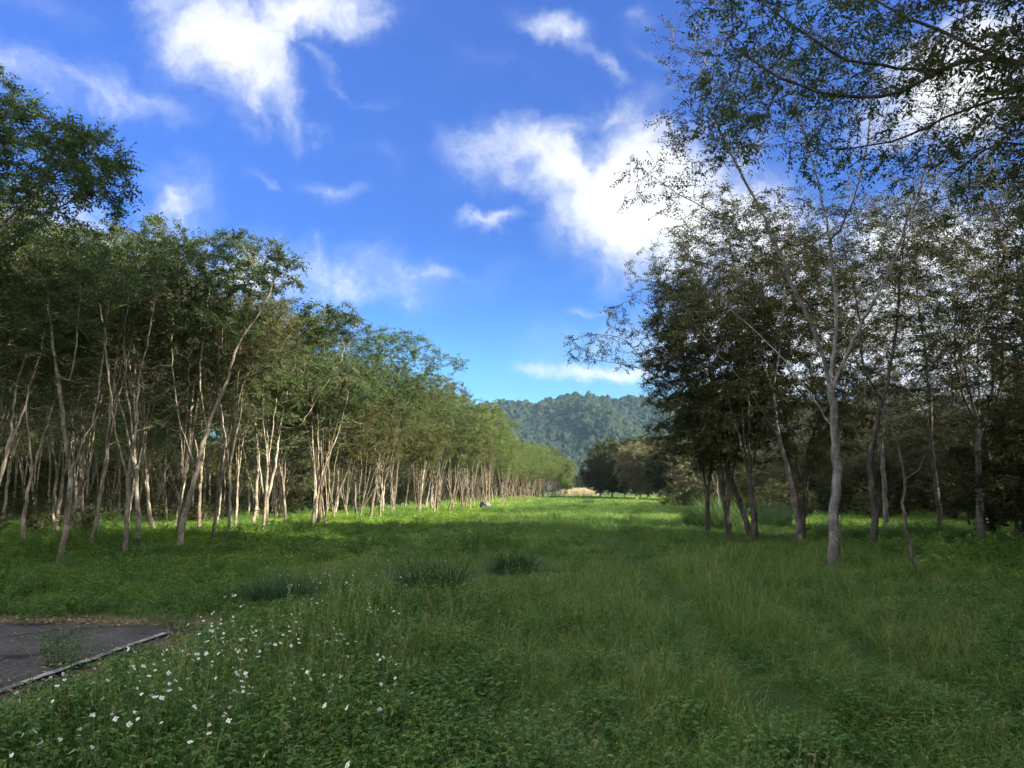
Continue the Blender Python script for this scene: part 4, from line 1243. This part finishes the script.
# ------------------------------------------------------------------ mountain
SKY = [(300, 440), (420, 420), (496, 407), (518, 406), (537, 411), (549, 408), (560, 405), (584, 404), (600, 400), (637, 401), (700, 410), (800, 405), (950, 420), (1100, 440)]
MY = 1000.0
rx_ = []; rz_ = []
for px, py in SKY:
    q = at(px, py, MY); rx_.append(q.x); rz_.append(q.z)
rx_ = np.array([-1200] + rx_ + [1300]); rz_ = np.array([60] + rz_ + [60])


def mtn(x, y):
    ridge = np.interp(x, rx_, rz_) + 3 * vnoise(x * .05, x * 0, 51)
    u = (y - 560) / (MY - 560)
    prof = np.where(u < 1, np.clip(u, 0, 1) ** 1.25, np.clip(1 - (u - 1) * .5, .3, 1))
    spur = vnoise(x * .021 + .6 * vnoise(y * .004, x * 0, 53), y * .006, 52)
    gul = vnoise(x * .055, y * .03, 54)
    env = np.clip(u, 0, 1) * (1 - np.clip(u, 0, 1) ** 4)
    # one long spur running down from the right-hand summit, with a deep hollow right of it
    xs_ = 2 + (1 - np.clip(u, 0, 1)) * 55
    sp2 = np.exp(-((x - xs_) / 30) ** 2) * 26 - np.exp(-((x - xs_ - 60) / 32) ** 2) * 26
    return ridge * prof + env * (34 * spur + 16 * gul + 1.5 * sp2) - 1.5


V, Q = grid_mesh(np.arange(-620, 760, 9.0), np.arange(560, 1300, 9.0), mtn)
mo = link('mountain', mk_mesh('mountain', V, Q, [M['forest']], np.full(len(V), .3), smooth=True))
tag(mo, 'forested mountain ridge at the end of the valley', 'mountain', kind='structure')
CB = []
for k in range(5):
    bm = bmesh.new(); bmesh.ops.create_icosphere(bm, subdivisions=3, radius=1)
    rb = np.random.default_rng(70 + k); ph = rb.uniform(0, 6.28, 9); fq = rb.uniform(2, 6, 9)
    for v in bm.verts:
        c = v.co.copy()
        kx = 1 + .16 * math.sin(c.x * fq[0] + ph[0]) * math.sin(c.y * fq[1] + ph[1]) + .14 * math.sin(c.z * fq[2] + c.x * fq[3] + ph[2]) + .10 * math.sin(c.x * 11 + ph[3]) * math.sin(c.y * 12 + ph[4] + c.z * 9) + rb.normal(0, .045)
        v.co = c * kx
        v.co.z = v.co.z * .85
    me = bpy.data.meshes.new('forest_crown'); bm.to_mesh(me); bm.free()
    a_ = me.attributes.new('tint', 'FLOAT', 'POINT'); a_.data.foreach_set('value', np.clip(.5 + rb.normal(0, .12, len(me.vertices)), 0, 1).astype(np.float32))
    me.materials.append(M['forest']); CB.append(me)
n = 26000
x = rw.uniform(-330, 420, n); y = rw.uniform(565, 1060, n)
k = (np.abs(x - (y * .0)) < 450)
x, y = x[k], y[k]; n = len(x)
s = rw.uniform(1.9, 4.6, n) * np.where(rw.random(n) < .12, 1.35, 1)
scatter('mountain_forest', CB, np.stack([x, y, mtn(x, y) + s * .35], -1), np.stack([rw.normal(0, .25, n), rw.normal(0, .25, n), rw.uniform(0, 6.28, n)], -1), np.stack([s, s, s * rw.uniform(.8, 2.0, n)], -1), rw.integers(0, 5, n),
        'dense forest covering the distant mountain', 'forest')

# ------------------------------------------------------------------ haze
bm = bmesh.new(); bmesh.ops.create_cube(bm, size=1.0)
me = bpy.data.meshes.new('haze'); bm.to_mesh(me); bm.free()
hz = link('haze', me); hz.scale = (3400, 3800, 190); hz.location = (0, 250, 190 / 2 - 3)
m, nt, out = new_mat('haze_air')
pv = N(nt, 'ShaderNodeVolumePrincipled'); pv.inputs['Color'].default_value = (.42, .7, 1, 1); pv.inputs['Density'].default_value = .00008; pv.inputs['Anisotropy'].default_value = .1
nt.links.new(pv.outputs[0], out.inputs['Volume'])
me.materials.append(m)
tag(hz, 'thin bluish haze in the valley air', 'haze', kind='stuff')

# ------------------------------------------------------------------ sun and sky
AZ, EL = 116.0, 26.0           # azimuth measured from the view axis (+Y) towards the right (+X)
sd_ = Vector((math.sin(R(AZ)) * math.cos(R(EL)), math.cos(R(AZ)) * math.cos(R(EL)), math.sin(R(EL))))
sl = bpy.data.lights.new('sun', 'SUN'); sl.energy = 5.0; sl.angle = R(.55); sl.color = (1, .93, .77)
so = bpy.data.objects.new('sun', sl); COL.objects.link(so)
so.rotation_euler = sd_.to_track_quat('Z', 'Y').to_euler()

w = bpy.data.worlds.new('World'); scene.world = w; w.use_nodes = True
nt = w.node_tree; nt.nodes.clear(); L = nt.links.new
wo = N(nt, 'ShaderNodeOutputWorld'); bg = N(nt, 'ShaderNodeBackground'); bg.inputs['Strength'].default_value = .054
L(bg.outputs[0], wo.inputs['Surface'])
tc = N(nt, 'ShaderNodeTexCoord')
sk = N(nt, 'ShaderNodeTexSky', sky_type='NISHITA'); sk.sun_disc = False; sk.sun_elevation = R(EL); sk.sun_rotation = R(AZ)
sk.air_density = 1.0; sk.dust_density = .4; sk.ozone_density = 2.2; sk.altitude = 100


def vm(op, a=None, b=None):
    n_ = N(nt, 'ShaderNodeVectorMath', operation=op)
    for i_, q_ in enumerate((a, b)):
        if q_ is None: continue
        if isinstance(q_, (tuple, Vector)): n_.inputs[i_].default_value = q_
        else: L(q_, n_.inputs[i_])
    return n_


def fm(op, a=None, b=None, c=None, clamp=False):
    n_ = N(nt, 'ShaderNodeMath', operation=op); n_.use_clamp = clamp
    for i_, q_ in enumerate((a, b, c)):
        if q_ is None: continue
        if isinstance(q_, (int, float)): n_.inputs[i_].default_value = q_
        else: L(q_, n_.inputs[i_])
    return n_.outputs[0]


dirv = tc.outputs['Generated']
nw = N(nt, 'ShaderNodeTexNoise'); nw.inputs['Scale'].default_value = 6; nw.inputs['Detail'].default_value = 5; nw.inputs['Roughness'].default_value = .6
L(dirv, nw.inputs['Vector'])
wv = vm('SUBTRACT', nw.outputs['Color'], (.5, .5, .5)); wv2 = N(nt, 'ShaderNodeVectorMath', operation='SCALE'); L(wv.outputs[0], wv2.inputs[0]); wv2.inputs['Scale'].default_value = .16
dw_ = vm('ADD', dirv, wv2.outputs[0]).outputs[0]
# clouds: (px, py, half-length, half-height in px, tilt deg, strength)
CL_ = [(215, 45, 85, 48, 40, 1.0), (300, 15, 95, 28, -8, .8), (90, 92, 70, 22, 5, .45), (20, 88, 40, 26, 10, .5), (345, 75, 70, 12, 25, .38), (245, 130, 30, 16, -10, .42), (165, 195, 40, 32, 25, .55), (140, 235, 120, 22, 0, .6),
       (325, 185, 36, 14, 10, .42), (270, 188, 30, 8, 15, .36), (420, 266, 85, 16, -3, .44), (495, 215, 34, 9, 5, .45), (560, 172, 90, 36, 22, .9), (650, 205, 95, 66, 20, 1.25), (600, 120, 100, 26, -15, .55), (565, 18, 42, 20, 35, .6), (610, 60, 65, 12, 40, .4),
       (670, 55, 34, 10, 30, .4), (600, 374, 75, 15, 3, .85), (590, 298, 34, 8, 0, .4), (880, 345, 250, 70, 0, 1.05), (760, 240, 130, 60, 30, .9), (960, 85, 60, 45, 0, 1.3), (930, 260, 120, 50, 0, .95), (240, 270, 200, 40, 0, .7), (60, 250, 120, 40, 0, .8), (330, 120, 30, 9, 0, .36), (655, 15, 30, 14, 0, .3), (150, 60, 40, 30, 60, .3), (390, 150, 120, 18, 20, .2), (330, 250, 120, 16, -8, .24), (70, 30, 70, 20, 10, .24), (500, 60, 90, 18, 30, .2)]
mask = None
for px, py, ra, rb, tl, stg in CL_:
    c = ray(px, py)
    ex = (ray(px + 8, py) - ray(px - 8, py)); ex = ex / ex.length; ey = (ray(px, py - 8) - ray(px, py + 8)); ey = ey / ey.length
    ca, sa = math.cos(R(tl)), math.sin(R(tl))
    ux = ex * ca - ey * sa; uy = ex * sa + ey * ca
    d_ = vm('SUBTRACT', dw_, tuple(c)).outputs[0]
    u = fm('MULTIPLY', vm('DOT_PRODUCT', d_, tuple(ux)).outputs['Value'], F / ra); v_ = fm('MULTIPLY', vm('DOT_PRODUCT', d_, tuple(uy)).outputs['Value'], F / rb)
    q_ = fm('SQRT', fm('ADD', fm('MULTIPLY', u, u), fm('MULTIPLY', v_, v_)))
    f_ = fm('MULTIPLY', fm('SUBTRACT', 1.5, q_), stg)
    fr = fm('GREATER_THAN', vm('DOT_PRODUCT', dirv, tuple(c)).outputs['Value'], .2)
    f_ = fm('MULTIPLY', fm('MAXIMUM', f_, 0.0), fr)
    mask = f_ if mask is None else fm('MAXIMUM', mask, f_)
nc = N(nt, 'ShaderNodeTexNoise'); nc.inputs['Scale'].default_value = 11; nc.inputs['Detail'].default_value = 9; nc.inputs['Roughness'].default_value = .62
L(dw_, nc.inputs['Vector'])
# white cloud added outside the view to brighten the ambient light
n0 = N(nt, 'ShaderNodeTexNoise'); n0.inputs['Scale'].default_value = 3.2; n0.inputs['Detail'].default_value = 4; L(dirv, n0.inputs['Vector'])
vz = vm('DOT_PRODUCT', dirv, tuple(ray(512, 384))).outputs['Value']
outside = N(nt, 'ShaderNodeMapRange'); outside.inputs[1].default_value = .66; outside.inputs[2].default_value = .45; outside.inputs[4].default_value = 1.4
L(vz, outside.inputs[0])
mask = fm('MAXIMUM', mask, fm('MULTIPLY', outside.outputs[0], fm('ADD', .35, n0.outputs[0])))
den = fm('ADD', mask, fm('MULTIPLY', fm('SUBTRACT', nc.outputs[0], .5), 1.9))
mr = N(nt, 'ShaderNodeMapRange', interpolation_type='SMOOTHSTEP'); mr.inputs[1].default_value = .05; mr.inputs[2].default_value = 1.45
L(den, mr.inputs[0])
cov = fm('MULTIPLY', mr.outputs[0], fm('MULTIPLY', mask, 2.2, clamp=True))
hs = N(nt, 'ShaderNodeMix', data_type='RGBA', blend_type='MULTIPLY'); hs.inputs[0].default_value = 1
L(sk.outputs[0], hs.inputs[6]); sz = N(nt, 'ShaderNodeSeparateXYZ'); L(tc.outputs['Generated'], sz.inputs[0])
tr_ = N(nt, 'ShaderNodeMapRange'); tr_.inputs[1].default_value = .08; tr_.inputs[2].default_value = .55; L(sz.outputs['Z'], tr_.inputs[0])
tn = ramp(nt, [(0, (.27, .53, .70)), (.18, (.225, .46, .72)), (.32, (.165, .36, .72)), (.5, (.155, .315, .71)), (1, (.255, .425, .92))]); L(tr_.outputs[0], tn.inputs[0]); L(tn.outputs[0], hs.inputs[7])
crp = ramp(nt, [(.2, (2.5, 2.85, 3.5)), (.75, (3.9, 3.95, 4.1))]); L(mr.outputs[0], crp.inputs[0])
mxw = N(nt, 'ShaderNodeMix', data_type='RGBA'); L(cov, mxw.inputs[0]); L(hs.outputs[2], mxw.inputs[6]); bo_ = N(nt, 'ShaderNodeMapRange'); bo_.inputs[1].default_value = .6; bo_.inputs[2].default_value = .3; bo_.inputs[3].default_value = 1; bo_.inputs[4].default_value = 2.1
L(vz, bo_.inputs[0])  # makes the added out-of-view cloud brighter, as fill for the shade
bs_ = N(nt, 'ShaderNodeVectorMath', operation='SCALE'); L(crp.outputs[0], bs_.inputs[0]); L(bo_.outputs[0], bs_.inputs['Scale'])
L(bs_.outputs[0], mxw.inputs[7])
L(mxw.outputs[2], bg.inputs['Color'])

# ------------------------------------------------------------------ render settings
vs = scene.view_settings
vs.view_transform = 'Standard'; vs.look = 'None'; vs.exposure = 2.4; vs.gamma = 1.0; vs.use_curve_mapping = False
cy = scene.cycles
cy.max_bounces = 7; cy.diffuse_bounces = 3; cy.glossy_bounces = 2; cy.transmission_bounces = 4; cy.volume_bounces = 0; cy.transparent_max_bounces = 8
cy.sample_clamp_indirect = 6.0
cy.use_adaptive_sampling = True; cy.adaptive_threshold = .025
cy.use_denoising = True
cy.denoiser = 'OPENIMAGEDENOISE'
try:
    cy.denoising_input_passes = 'RGB_ALBEDO_NORMAL'; cy.denoising_prefilter = 'ACCURATE'
except Exception:
    pass
print('built', time.time() - T0, 'left', n_left, 'right', n_right)
